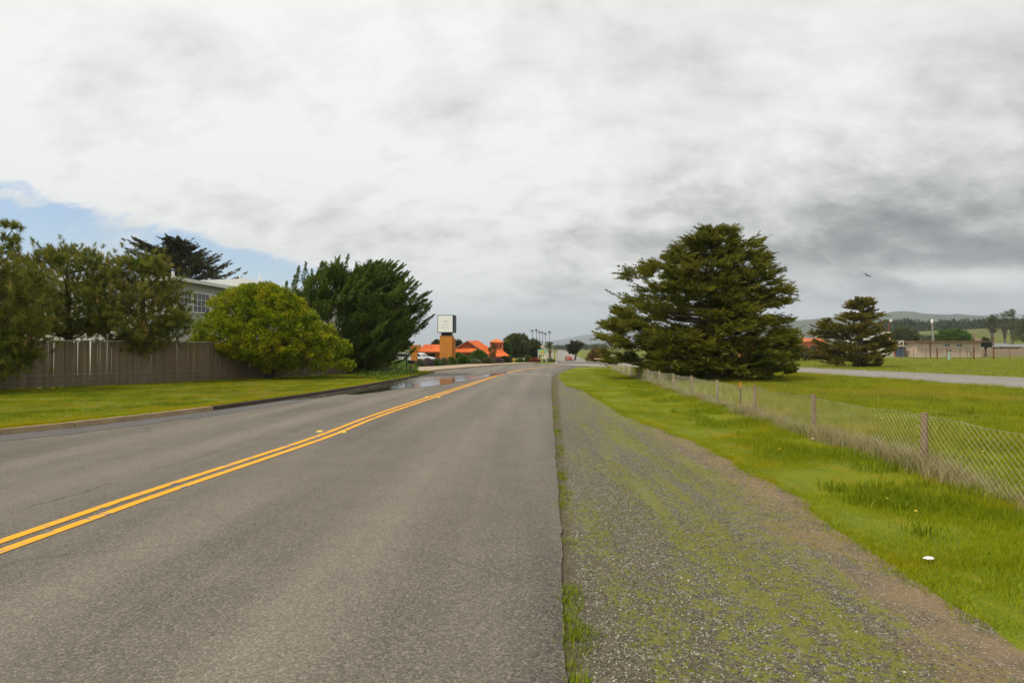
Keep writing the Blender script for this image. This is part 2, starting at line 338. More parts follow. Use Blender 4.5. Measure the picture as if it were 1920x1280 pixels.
# ------------------------------------------------------------------ object helpers
def link(name, me, parent=None, loc=None):
    o = bpy.data.objects.new(name, me); C.objects.link(o)
    if parent is not None: o.parent = parent
    if loc is not None: o.location = loc
    return o
def props(o, label=None, cat=None, group=None, kind=None):
    if label: o['label'] = label
    if cat: o['category'] = cat
    if group: o['group'] = group
    if kind: o['kind'] = kind
    return o
def thing(name, label, cat, loc=(0, 0, 0), rz=0, group=None):
    o = link(name, None); o.empty_display_size = .3; o.location = loc; o.rotation_euler = (0, 0, rz)
    return props(o, label, cat, group)
def np_mesh(name, V, F, m, var=None, smooth=False):
    """V (n,3); F (k,3|4) or list of such arrays"""
    me = bpy.data.meshes.new(name); Fs = F if isinstance(F, list) else [F]
    V = np.asarray(V, dtype=np.float32).reshape(-1, 3)
    me.vertices.add(len(V)); me.vertices.foreach_set('co', V.ravel())
    nl = sum(f.size for f in Fs); nf = sum(len(f) for f in Fs)
    me.loops.add(nl); me.polygons.add(nf)
    me.loops.foreach_set('vertex_index', np.concatenate([f.ravel() for f in Fs]).astype(np.int32))
    starts = []; s = 0
    for f in Fs:
        starts.append(s + np.arange(len(f)) * f.shape[1]); s += f.size
    me.polygons.foreach_set('loop_start', np.concatenate(starts).astype(np.int32))
    me.update(calc_edges=True)
    if var is not None:
        a = me.attributes.new('var', 'FLOAT', 'POINT'); a.data.foreach_set('value', np.asarray(var, dtype=np.float32))
    if smooth: me.polygons.foreach_set('use_smooth', np.ones(nf, dtype=bool))
    me.materials.append(m); return me
class MB:
    def __init__(s): s.v = []; s.f = []
    def add(s, vs, fs):
        k = len(s.v); s.v += [tuple(v) for v in vs]; s.f += [tuple(i + k for i in f) for f in fs]
    def box(s, c, d, rz=0, taper=1.0):
        x, y, z = d[0] / 2, d[1] / 2, d[2] / 2; vs = []
        for sz in (-1, 1):
            k = taper if sz > 0 else 1
            for a, b in ((-1, -1), (1, -1), (1, 1), (-1, 1)):
                p = Vector((a * x * k, b * y * k, sz * z)); p.rotate(Matrix.Rotation(rz, 3, 'Z')); vs.append(p + Vector(c))
        s.add(vs, [(3, 2, 1, 0), (4, 5, 6, 7), (0, 1, 5, 4), (1, 2, 6, 5), (2, 3, 7, 6), (3, 0, 4, 7)])
    def tube(s, p0, p1, r0, r1=None, n=6, caps=True):
        r1 = r0 if r1 is None else r1; p0, p1 = Vector(p0), Vector(p1); d = (p1 - p0)
        if d.length < 1e-6: return
        d.normalize(); a = d.orthogonal().normalized(); b = d.cross(a); vs = []
        for p, r in ((p0, r0), (p1, r1)):
            for i in range(n):
                t = 2 * PI * i / n; vs.append(p + a * math.cos(t) * r + b * math.sin(t) * r)
        fs = [(i, (i + 1) % n, n + (i + 1) % n, n + i) for i in range(n)]
        if caps: fs += [tuple(range(n - 1, -1, -1)), tuple(range(n, 2 * n))]
        s.add(vs, fs)
    def path(s, pts, rs, n=6):
        for i in range(len(pts) - 1): s.tube(pts[i], pts[i + 1], rs[i], rs[i + 1], n, i in (0, len(pts) - 2))
    def prism(s, poly, z0, z1):
        n = len(poly); zz = lambda z, p: z(p[0], p[1]) if callable(z) else z
        vs = [(p[0], p[1], zz(z0, p)) for p in poly] + [(p[0], p[1], zz(z1, p)) for p in poly]
        tr = tessellate_polygon([[Vector((p[0], p[1], 0)) for p in poly]])
        ar = sum(poly[i][0] * poly[(i + 1) % n][1] - poly[(i + 1) % n][0] * poly[i][1] for i in range(n))
        up = []
        for t in tr:
            a, b, c = (poly[i] for i in t); k = (b[0] - a[0]) * (c[1] - a[1]) - (c[0] - a[0]) * (b[1] - a[1])
            up.append(tuple(t) if k > 0 else tuple(reversed(t)))
        fs = [tuple(i + n for i in t) for t in up] + [tuple(reversed(t)) for t in up]
        for i in range(n):
            j = (i + 1) % n; fs.append((i, j, n + j, n + i) if ar > 0 else (j, i, n + i, n + j))
        s.add(vs, fs)
    def extr(s, prof, axis_a, axis_b, o, depth_v):
        """profile (a,b) in the plane spanned by axis_a, axis_b from o, extruded along depth_v"""
        A, B, O, D = Vector(axis_a), Vector(axis_b), Vector(o), Vector(depth_v); n = len(prof)
        vs = [O + A * p[0] + B * p[1] for p in prof]; vs += [v + D for v in vs]
        s.add(vs, [tuple(range(n)), tuple(range(2 * n - 1, n - 1, -1))] + [((i + 1) % n, i, n + i, n + (i + 1) % n) for i in range(n)])
    def sphere(s, c, r, n=8, k=5, sc=(1, 1, 1)):
        vs = [(c[0], c[1], c[2] - r * sc[2])]
        for j in range(1, k):
            ph = -PI / 2 + PI * j / k
            for i in range(n):
                t = 2 * PI * i / n; vs.append((c[0] + r * sc[0] * math.cos(ph) * math.cos(t), c[1] + r * sc[1] * math.cos(ph) * math.sin(t), c[2] + r * sc[2] * math.sin(ph)))
        vs.append((c[0], c[1], c[2] + r * sc[2])); fs = [(0, 1 + (i + 1) % n, 1 + i) for i in range(n)]
        for j in range(k - 2):
            for i in range(n):
                a = 1 + j * n + i; b = 1 + j * n + (i + 1) % n; fs.append((a, b, b + n, a + n))
        t = len(vs) - 1; q = 1 + (k - 2) * n; fs += [(t, q + i, q + (i + 1) % n) for i in range(n)]
        s.add(vs, fs)
    def mesh(s, name, m, smooth=False):
        me = bpy.data.meshes.new(name); me.from_pydata(s.v, [], s.f); me.materials.append(m)
        if smooth: me.polygons.foreach_set('use_smooth', [True] * len(me.polygons))
        me.update(); return me
    def build(s, name, m, parent=None, smooth=False, loc=None): return link(name, s.mesh(name, m, smooth), parent, loc)
def struct(o): o['kind'] = 'structure'; return o
def stuff(o): o['kind'] = 'stuff'; return o
def sheet(name, poly, off, m, skirt=0.0):
    """flat sheet following the ground (planar for y<80)"""
    b = MB(); b.prism([(p[0], p[1]) for p in poly], lambda x, y: gz(x, y) + off - max(skirt, .002), lambda x, y: gz(x, y) + off)
    return struct(b.build(name, m))
def rough_line(pts, step, amp, seed=0, sc=1.5):
    out = []; k = 0
    for i in range(len(pts) - 1):
        a, b = Vector(pts[i][:2]), Vector(pts[i + 1][:2]); n = max(1, int((b - a).length / step)); nn = (b - a).normalized(); nn = Vector((-nn.y, nn.x))
        for j in range(n):
            p = a.lerp(b, j / n); w = mnoise.noise(Vector((p.x * sc, p.y * sc, seed))) + .5 * mnoise.noise(Vector((p.x * sc * 3.1, p.y * sc * 3.1, seed + 5)))
            out.append(tuple(p + nn * w * amp)); k += 1
    out.append(tuple(pts[-1][:2])); return out

# ------------------------------------------------------------------ ground, roads
def axis(vals):
    out = []
    for a, b, st in vals:
        x = a
        while x < b - 1e-6: out.append(x); x += st
    out.append(vals[-1][1]); return out
xs = axis([(-9000, -1000, 1000), (-1000, -200, 100), (-200, -60, 20), (-60, 100, 4), (100, 260, 20), (260, 1060, 100), (1060, 11060, 1000)])
ys = axis([(-400, -40, 60), (-40, 80, 10), (80, 200, 4), (200, 640, 20), (640, 2240, 200), (2240, 10240, 2000)])
gv = [(x, y, gz(x, y)) for y in ys for x in xs]; nx = len(xs)
gf = [(j * nx + i, j * nx + i + 1, (j + 1) * nx + i + 1, (j + 1) * nx + i) for j in range(len(ys) - 1) for i in range(nx - 1)]
b = MB(); b.add(gv, gf); struct(b.build('ground', M['ground']))

U = .077
def UP(u, y): return (u + U * y, y)
kerb_px = [(0, 818), (140, 803), (275, 787), (400, 771), (480, 759.5), (577, 745), (674, 729), (754, 713.5), (786, 706.5)]
kerb = [G(*p).xy for p in kerb_px]
k0 = kerb[0] + (kerb[0] - kerb[1]).normalized() * 14; k00 = k0 + Vector((-1.5, -30))
kerb = [k00, k0] + kerb
drive = [G(*p).xy for p in ((783, 701.5), (816, 696), (858, 692), (932, 685.5), (997, 682), (1017.5, 682.3))]
edge_r = [UP(-.05, -45), UP(.05, 0)] + [G(*p).xy for p in ((1060, 1280), (1052, 1000), (1044, 880), (1036, 770), (1034, 730), (1034, 709), (1041, 701.5), (1058, 694), (1082, 688.5), (1107, 686.5))]
edge_r = rough_line(edge_r, .07, .022, 3, 4.5)
hw_lo = [G(*p).xy for p in ((1135, 687.5), (1250, 690.5), (1496, 699), (1700, 712), (1920, 729.5))]
hw_lo += [Vector((21.4, 12)), Vector((21.9, -45))]
hw_hi = [Vector((30.6, -45)), Vector((30.2, 12))] + [G(*p).xy for p in ((1920, 708.5), (1700, 697.5), (1496, 688), (1250, 682.5), (1130, 680.4), (1104, 680.2), (1044, 680.2), (1030, 682.5))]
road_poly = [tuple(p) for p in kerb] + [tuple(p) for p in drive] + [tuple(G(1030, 682.5).xy)]
road_poly += [tuple(G(1110, 686.6).xy)] + list(reversed(edge_r))
sheet('road', road_poly, .022, M['asphalt'], .06)
hw_poly = [tuple(G(1110, 686.6).xy)] + [tuple(p) for p in hw_lo] + [tuple(p) for p in hw_hi]
sheet('highway', hw_poly, .016, M['asphalt_hwy'], .05)
# far straight of the highway, in the dip beyond the junction
def strip(name, L, R, off, m):
    v = []; f = []
    for a, c in zip(L, R): v += [(a[0], a[1], gz(*a) + off), (c[0], c[1], gz(*c) + off)]
    for i in range(len(L) - 1): f.append((2 * i, 2 * i + 1, 2 * i + 3, 2 * i + 2))
    bb = MB(); bb.add(v, f); return struct(bb.build(name, m))
Yf = [78, 82, 88, 95, 105, 115, 126, 140, 161, 200, 230, 320, 420, 569, 900]
def lerp_tab(tab, y):
    for (a, va), (c, vc) in zip(tab, tab[1:]):
        if y <= c: return va + (vc - va) * (y - a) / (c - a) if y > a else va
    return tab[-1][1]
FL = [(78, 6.2), (126, 9.7), (161, 12.5), (230, 18.1), (569, 45.5), (900, 73)]
FR = [(78, 13.5), (95, 15.5), (126, 17.6), (161, 20.5), (230, 26.1), (569, 54), (900, 84)]
strip('far_road', [(lerp_tab(FL, y), y) for y in Yf], [(lerp_tab(FR, y), y) for y in Yf], .10, M['asphalt_hwy'])
# gravel shoulder
sh_in = [UP(-.6, -6), UP(-.5, 5), UP(-.5, 20)] + [tuple(Vector(G(*p).xy) + Vector((-.3, 0))) for p in ((1034, 709), (1041, 701.5), (1058, 694))]
sh_out = [G(*p).xy for p in ((1066, 693.2), (1050, 700), (1047, 710), (1062, 722), (1100, 735), (1150, 765), (1195, 790), (1310, 832), (1480, 925), (1700, 1075), (1905, 1215))]
sh_out = rough_line(sh_out, .12, .10, 9, 1.3) + [(2.9, 1.0), (2.9, -6)]
sheet('gravel_shoulder', [tuple(p) for p in sh_in] + sh_out, .006, M['gravel'])
# pavement with driveway in front of the restaurant, kerb along it
walk_top = [G(*p).xy for p in ((1012, 680.6), (960, 681.5), (900, 683), (858, 685.5), (820, 688.5), (783, 690))]
b = MB(); b.prism([tuple(p) for p in drive[:-1]] + [tuple(p) for p in walk_top], lambda x, y: gz(x, y) - .05, lambda x, y: gz(x, y) + .13); struct(b.build('sidewalk', M['walk']))
# raised lawn behind the left kerb, with kerb stones as parts
fence_a, fence_d = Vector((-18.3, 20.3)), Vector((3.3, 6.4)).normalized()
lawn_far = [(-5.6, 41), (-9.5, 44), (-18, 44), (-34, 20), (-34, -44)]
kin = [p + Vector((-.16, .0)) for p in kerb]
b = MB(); b.prism([tuple(p) for p in kin] + lawn_far, lambda x, y: gz(x, y) - .05, lambda x, y: gz(x, y) + .125); lawn = struct(b.build('lawn', M['lawn']))
kroot = thing('kerb', 'long concrete kerb edging the left lawn, tan near the camera, dark further on', 'kerb')
def kerb_seg(a, c, m, h=.14):
    bb = MB(); d = (c - a).normalized(); nn = Vector((-d.y, d.x)); a2 = a + d * .008; c2 = c - d * .008
    q = [a2, c2, c2 + nn * .17, a2 + nn * .17]
    bb.prism([tuple(p) for p in q], lambda x, y: gz(x, y) - .05, lambda x, y: gz(x, y) + h); return bb.build('kerb_stone', m, kroot)
for i in range(len(kerb) - 1):
    a, c = kerb[i], kerb[i + 1]; n = max(1, round((c - a).length / 1.8))
    if a.y < -5: n = 4
    for j in range(n):
        p, q = a.lerp(c, j / n), a.lerp(c, (j + 1) / n)
        dark = p.y > 13.3  # stones further along take the darker concrete colour
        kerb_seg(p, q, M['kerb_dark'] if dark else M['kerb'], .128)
# gutter strip with grit
gi = rough_line([p + Vector((.02, 0)) for p in kerb[1:9]], .3, .01, 2); go = rough_line([p + Vector((1.05 - .05 * i, -.1)) for i, p in enumerate(kerb[1:9])], .2, .10, 6, 1.1)
sheet('gutter', gi + list(reversed(go)), .027, M['gutter'])
def px_poly(pp, step=.15, amp=.05, seed=1):
    w = [G(*p).xy for p in pp]; w.append(w[0]); return rough_line(w, step, amp, seed, 1.2)[:-1]
sheet('wet_patch', px_poly([(540, 752), (600, 742.5), (674, 730), (750, 715), (800, 709), (850, 706), (880, 706), (830, 714), (782, 722), (735, 729), (680, 736), (600, 746), (560, 751)], .2, .09, 4), .031, M['wet'])
sheet('puddle', px_poly([(765, 729), (790, 717.5), (830, 712.5), (858, 710), (885, 705.5), (915, 701.2), (948, 698.3), (952, 700), (930, 704.5), (905, 709), (880, 714), (848, 718.5), (815, 724), (790, 727.5)], .12, .05, 8), .035, M['puddle'])
sheet('puddle', px_poly([(650, 741), (700, 731), (765, 720), (778, 722), (755, 729), (715, 735), (670, 741)], .12, .05, 5), .035, M['puddle'])
sheet('puddle', px_poly([(788, 710.5), (805, 708.8), (830, 709.6), (838, 711), (812, 711.8)], .12, .03, 6), .035, M['puddle'])
# markings
def offset_line(pts, a, c, off, name, m):
    L = []; R = []
    for i, p in enumerate(pts):
        d = (pts[min(i + 1, len(pts) - 1)] - pts[max(i - 1, 0)]).normalized(); nn = Vector((-d.y, d.x)); L.append(tuple(p + nn * a)); R.append(tuple(p + nn * c))
    return strip(name, L, R, off, m)
def smooth_pts(pts, n=6):
    out = []
    for i in range(len(pts) - 1):
        p0 = pts[max(i - 1, 0)]; p1 = pts[i]; p2 = pts[i + 1]; p3 = pts[min(i + 2, len(pts) - 1)]
        for j in range(n):
            t = j / n; out.append(.5 * ((2 * p1) + (-p0 + p2) * t + (2 * p0 - 5 * p1 + 4 * p2 - p3) * t * t + (-p0 + 3 * p1 - 3 * p2 + p3) * t ** 3))
    out.append(pts[-1]); return out
yc = [Vector(UP(-4.25, -40)), Vector(UP(-4.24, -5))] + [G(*p).xy for p in ((0, 1030), (300, 924), (600, 822.5), (706, 781), (820, 742), (888.5, 719), (932, 704.8), (958, 697.5), (985, 693), (1012, 689.5), (1060, 685.7))]
yc = smooth_pts(yc)
offset_line(yc, .16, .055, .0275, 'yellow_centre_line', M['yellow']); offset_line(yc, -.055, -.16, .0275, 'yellow_centre_line', M['yellow'])
offset_line([G(*p).xy for p in ((946, 701), (985, 701.8), (1033, 703))], .17, -.17, .0265, 'white_stop_line', M['white_line'])
mk = [((600, 811), 'left of the double line, in the pair nearer the camera'), ((643, 812.3), 'right of the double line, in the pair nearer the camera'),
      ((800, 745.4), 'left of the double line, in the farther pair'), ((823, 746), 'right of the double line, in the farther pair')]
mb = MB(); mb.box((0, 0, .011), (.12, .12, .022), 0, .7); mmesh = mb.mesh('road_marker', M['yellow_plain'])
for p, t in mk:
    o = link('road_marker', mmesh, None, G(*p) + Vector((0, 0, .02))); props(o, 'small yellow raised road marker ' + t, 'road marker', 'raised yellow markers beside the centre line')

# ------------------------------------------------------------------ foliage generators
def norm(a): return a / np.maximum(np.linalg.norm(a, axis=1, keepdims=True), 1e-9)
def leaf_mesh(name, Cn, D, L, Wd, m, var, broad=False):
    n = len(Cn); R = norm(np.cross(D, RNG.normal(size=(n, 3)))); L = np.broadcast_to(np.asarray(L, float).reshape(-1, 1), (n, 1)); Wd = np.broadcast_to(np.asarray(Wd, float).reshape(-1, 1), (n, 1))
    if broad:
        V = np.stack([Cn, Cn + D * L * .5 + R * Wd * .5, Cn + D * L, Cn + D * L * .5 - R * Wd * .5], 1).reshape(-1, 3); F = np.arange(n * 4).reshape(-1, 4); vv = np.repeat(var, 4)
    else:
        V = np.stack([Cn - R * Wd * .5, Cn + R * Wd * .5, Cn + D * L], 1).reshape(-1, 3); F = np.arange(n * 3).reshape(-1, 3); vv = np.repeat(var, 3)
    return np_mesh(name, V, F, m, vv)
class Env:
    """crown outline: rows (pixel y, left px, right px) read at distance Y about a trunk at pixel xc"""
    def __init__(s, rows, xc, Y, zb, depth=.85, hide=0):
        rows = sorted(rows, key=lambda r: -r[0]); k = Y / FPX
        s.h = np.array([Z_at(r[0], Y) - zb for r in rows]); s.l = np.array([max(.05, (xc - r[1]) * k) for r in rows]); s.r = np.array([max(.05, (r[2] - xc) * k) for r in rows]); s.depth = depth
    def rad(s, h, az):
        l = np.interp(h, s.h, s.l); r = np.interp(h, s.h, s.r); c = np.cos(az); rx = np.where(c > 0, r, l); ry = .5 * (l + r) * s.depth
        return 1 / np.sqrt((c / rx) ** 2 + (np.sin(az) / ry) ** 2)
def cypress(name, label, rows, xc, Y, base_py=None, n_br=170, K=14, leaves=26, L=.12, Wd=.045, m='cyp', bark='bark', lift=.22, bias=(0, 0, .25), spray=.45, spires=0, gap=-1, fill=0, fs=.5, fper=34, fanw=1.15, pull=.72, group=None, cat='tree', zb=None, trunk_r=.28, flat=.5, depth=.85, hpow=.85, limbs=22, extra=None, lean=0.0):
    zb = gz(X_at(xc, Y), Y) if zb is None else zb
    root = thing(name, label, cat, (X_at(xc, Y), Y, zb), 0, group); E = Env(rows, xc, Y, zb, depth)
    H = E.h[-1]; h = E.h[0] + (H - E.h[0]) * RNG.random(n_br) ** hpow; az = RNG.random(n_br) * 2 * PI
    ns = n_br // 3; az[:ns] = np.where(RNG.random(ns) < .5, 0, PI) + RNG.normal(size=ns) * .35     # more branches across the view for the silhouette
    h[:6] = H - RNG.random(6) * .35
    R = E.rad(h, az) * np.where(RNG.random(n_br) < .55, RNG.uniform(.84, .95, n_br), RNG.uniform(.6, .9, n_br))
    end = np.stack([R * np.cos(az), R * np.sin(az), h], 1)
    hs = np.clip(h - lift * R - .25, .25, H * .93); tx = lean * hs / H
    st = np.stack([tx, 0 * hs, hs], 1)
    bd = end - st; bl = np.linalg.norm(bd, axis=1, keepdims=True); bdn = bd / np.maximum(bl, 1e-6)
    t = .22 + .78 * (np.arange(K) + RNG.random((n_br, K))) / K                     # (n,K)
    sagv = np.sin(PI * t) * -.06 * bl
    P = st[:, None, :] + bd[:, None, :] * t[..., None]; P[..., 2] += sagv
    side = np.stack([-bdn[:, 1], bdn[:, 0], 0 * bdn[:, 0]], 1)
    sg = RNG.choice([-1.0, 1.0], (n_br, K)) * RNG.uniform(.2, 1.0, (n_br, K)); tip = (t > .93)
    SD = bdn[:, None, :] + side[:, None, :] * (sg * (1 - tip) * .95)[..., None] + np.array(bias) + RNG.normal(size=(n_br, K, 3)) * np.array([.12, .12, .08])
    SD = SD / np.linalg.norm(SD, axis=2, keepdims=True)
    SL = spray * (.45 + .8 * (1 - t)) * (.6 + .5 * RNG.random((n_br, K))) * np.clip(bl / 2.2, .35, 1.25)
    P = P.reshape(-1, 3); SD = SD.reshape(-1, 3); SL = SL.reshape(-1); n = len(P)
    q = RNG.random((n, leaves)) ** .8; wdt = .16 * SL[:, None] * (1.15 - q)
    J = RNG.normal(size=(n, leaves, 3)) * wdt[..., None]; J[..., 2] *= flat
    Cn = (P[:, None, :] + SD[:, None, :] * (q * SL[:, None])[..., None] + J).reshape(-1, 3)
    D = norm((SD[:, None, :] * 1.0 + RNG.normal(size=(n, leaves, 3)) * .38).reshape(-1, 3) + np.array(bias) * .6)
    sv = np.clip(.5 + .22 * RNG.normal(size=n), 0, 1); var = np.clip(np.repeat(sv, leaves) + RNG.normal(size=n * leaves) * .22, 0, 1)
    if fill:                                    # layered pads: each a fan of pointed sprays
        tier = .62 * fs / .75; hh = RNG.uniform(E.h[0] + .15, H * .97, fill * 4); aa = RNG.random(fill * 4) * 2 * PI; hh = np.round(hh / tier) * tier + .35 * tier * np.sin(3 * aa + 1.3 * np.round(hh / tier)) + RNG.normal(size=len(hh)) * .16 * fs
        hh = np.clip(hh, E.h[0], H * .975); ww = E.rad(hh, aa); kp = RNG.random(len(hh)) < np.clip(ww / ww.max() + .15, 0, 1)
        if gap > -1: kp &= np.array([mnoise.noise(Vector((w_ * math.cos(a_) * .62, w_ * math.sin(a_) * .62, h_ * 1.05 + 9))) > gap for w_, a_, h_ in zip(ww, aa, hh)])
        hh, aa, ww = hh[kp][:fill], aa[kp][:fill], ww[kp][:fill]; nf = len(hh); rr = np.maximum(ww * np.where(RNG.random(nf) < .62, RNG.uniform(.78, .99, nf), RNG.uniform(.3, .8, nf)) - fs * pull, 0)
        FP = np.stack([rr * np.cos(aa), rr * np.sin(aa), hh], 1); bz = np.array(bias); FP = FP - bz * fs * .45; FP[:, 2] = np.maximum(FP[:, 2], .1); od = norm(np.stack([np.cos(aa), np.sin(aa), 0 * aa], 1) + bz * 1.1)
        ns_, per = 13, fper; sdv = norm(np.cross(od, np.array([0, 0, 1.0]) + RNG.normal(size=(nf, 3)) * .15)); upv = np.cross(sdv, od)
        fan = RNG.uniform(-fanw, fanw, (nf, ns_)); lf = RNG.normal(size=(nf, ns_)) * .16 * (.5 + flat); ln = fs * RNG.uniform(.7, 1.25, (nf, 1)) * RNG.uniform(.65, 1.15, (nf, ns_))
        sdir = od[:, None] * np.cos(fan)[..., None] + sdv[:, None] * np.sin(fan)[..., None] + upv[:, None] * lf[..., None] + bz * .25; sdir /= np.linalg.norm(sdir, axis=2, keepdims=True)
        sdir = sdir.reshape(-1, 3); ln = ln.reshape(-1); base = np.repeat(FP, ns_, 0) + RNG.normal(size=(nf * ns_, 3)) * .07 * fs
        q = RNG.random((nf * ns_, per)) ** .75; off = RNG.normal(size=(nf * ns_, per, 3)) * (fs * .095 * (1.25 - q))[..., None]; off[..., 2] *= .4 + .6 * flat
        C2 = (base[:, None] + sdir[:, None] * (q * ln[:, None])[..., None] + off).reshape(-1, 3); D2 = norm((sdir[:, None] + RNG.normal(size=(nf * ns_, per, 3)) * .36).reshape(-1, 3) + bz * .4)
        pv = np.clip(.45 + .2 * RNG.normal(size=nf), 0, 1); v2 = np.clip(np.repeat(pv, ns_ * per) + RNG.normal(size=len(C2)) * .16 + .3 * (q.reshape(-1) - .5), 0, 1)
        Cn = np.vstack([Cn, C2]); D = np.vstack([D, D2]); var = np.concatenate([var, v2])
    if spires:                                  # long tapered plumes breaking the outline
        hh = RNG.uniform(E.h[0] + .5, H, spires * 3); aa = RNG.normal(size=len(hh)) * 1.0 + np.where(RNG.random(len(hh)) < .25, PI, -.2); hh[:spires // 4] = H - RNG.random(spires // 4) * .8
        hh, aa = hh[:spires], aa[:spires]; rr = E.rad(hh, aa) * RNG.uniform(.72, 1.0, spires); bz = np.array(bias); FP = np.stack([rr * np.cos(aa), rr * np.sin(aa), hh], 1)
        sdir = norm(np.stack([np.cos(aa), np.sin(aa), 0 * aa], 1) * .45 + bz + RNG.normal(size=(spires, 3)) * .14); ln = RNG.uniform(.8, 1.5, spires); FP = FP - sdir * ln[:, None] * .42; FP[:, 2] = np.maximum(FP[:, 2], .1); per = 230
        q = RNG.random((spires, per)); wd_ = .19 * (1.08 - q) ** .8 * (.8 + .35 * np.sin(q * 19 + aa[:, None]))
        C2 = (FP[:, None] + sdir[:, None] * (q * ln[:, None])[..., None] + RNG.normal(size=(spires, per, 3)) * wd_[..., None] * .62).reshape(-1, 3)
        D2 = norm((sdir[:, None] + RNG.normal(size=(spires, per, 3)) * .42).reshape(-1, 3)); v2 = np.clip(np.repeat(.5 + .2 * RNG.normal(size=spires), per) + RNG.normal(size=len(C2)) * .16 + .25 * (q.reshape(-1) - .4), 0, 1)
        Cn = np.vstack([Cn, C2]); D = np.vstack([D, D2]); var = np.concatenate([var, v2])
    me = leaf_mesh('foliage', Cn, D, L * RNG.uniform(.6, 1.3, len(Cn)), Wd * RNG.uniform(.7, 1.3, len(Cn)), M[m], var)
    link('foliage', me, root)
    tb = MB(); ph = [0, .12, .3, .5, .7, .93]
    tb.path([(lean * f + .12 * math.sin(9 * f) * (f > 0), .1 * math.cos(7 * f) * (f > 0), H * f - (.15 if f == 0 else 0)) for f in ph], [trunk_r * 1.35, trunk_r, trunk_r * .85, trunk_r * .6, trunk_r * .35, .02], 8)
    lb = tb
    for i in range(0, n_br, max(1, n_br // limbs)):
        a, c = Vector(st[i]), Vector(end[i]); md = a.lerp(c, .5) + Vector((0, 0, -.06 * (c - a).length)); r = trunk_r * .28
        lb.path([a, md, a.lerp(c, .9)], [r, r * .6, .012], 5)
    lb.build('trunk', M[bark], root, True)
    return root
def leafy(name, label, rows, xc, Y, m, clusters=500, per=60, cr=.28, L=.08, Wd=.05, group=None, cat='tree', zb=None, bark='bark', stems=5, stem_r=.07, depth=.9, broad=True, up=.3, inner=.55, trunk_h=None, drop=None):
    zb = gz(X_at(xc, Y), Y) if zb is None else zb
    root = thing(name, label, cat, (X_at(xc, Y), Y, zb), 0, group); E = Env(rows, xc, Y, zb, depth)
    h = RNG.uniform(E.h[0], E.h[-1], clusters * 3); az = RNG.random(clusters * 3) * 2 * PI; w = E.rad(h, az) * (.92 + .13 * np.sin(5 * az + 2.2 * h) * np.sin(3.1 * h + az)); keep = RNG.random(len(h)) < np.clip(w / w.max() + .18, 0, 1)
    h, az, w = h[keep][:clusters], az[keep][:clusters], w[keep][:clusters]; n = len(h)
    f = np.where(RNG.random(n) < .7, RNG.uniform(.86, 1.0, n), RNG.uniform(inner, .9, n)); rr = np.maximum(w * f - cr * .5, 0)
    P = np.stack([rr * np.cos(az), rr * np.sin(az), h], 1); out = norm(P - np.array([0, 0, E.h.mean() * .7]))
    s = cr * RNG.uniform(.55, 1.25, n); o = norm(RNG.normal(size=(n * per, 3))) * (RNG.random(n * per) ** .4)[:, None]
    Cn = np.repeat(P, per, 0) + o * np.repeat(s, per)[:, None] * np.array([1, 1, .75]); Cn[:, 2] = np.maximum(Cn[:, 2], .02)
    D = norm(np.repeat(out, per, 0) * .6 + o * .7 + RNG.normal(size=(n * per, 3)) * .55 + np.array([0, 0, up]))
    var = np.clip(np.repeat(.5 + .25 * RNG.normal(size=n), per) + RNG.normal(size=n * per) * .25, 0, 1)
    me = leaf_mesh('foliage', Cn, D, L * RNG.uniform(.6, 1.35, len(Cn)), Wd * RNG.uniform(.7, 1.3, len(Cn)), M[m], var, broad); link('foliage', me, root)
    if stems:
        tb = MB(); Ht = E.h[-1]
        for i in range(stems):
            a = 2 * PI * i / stems + .4; r = (.15 if stems > 1 else 0); e = min(float(E.rad(np.array([Ht * .6]), np.array([a]))[0]) * .55, Ht)
            if stems == 1: tb.path([(0, 0, -.1), (.05, 0, Ht * .35), (0, 0, Ht * .8)], [stem_r * 1.3, stem_r, stem_r * .3], 7)
            tb.path([(r * math.cos(a), r * math.sin(a), -.1 if stems > 1 else Ht * .3), (r * 3 * math.cos(a), r * 3 * math.sin(a), Ht * .3 if stems > 1 else Ht * .45), (e * math.cos(a), e * math.sin(a), Ht * .62)], [stem_r, stem_r * .7, stem_r * .25], 6)
            if stems == 1:
                for q in range(5):
                    aa = q * 1.26 + .3; tb.path([(0, 0, Ht * .32), (e * .5 * math.cos(aa), e * .5 * math.sin(aa), Ht * .55), (e * math.cos(aa), e * math.sin(aa), Ht * .75)], [stem_r * .6, stem_r * .4, stem_r * .15], 5)
        tb.build('trunk', M[bark], root, True)
    return root
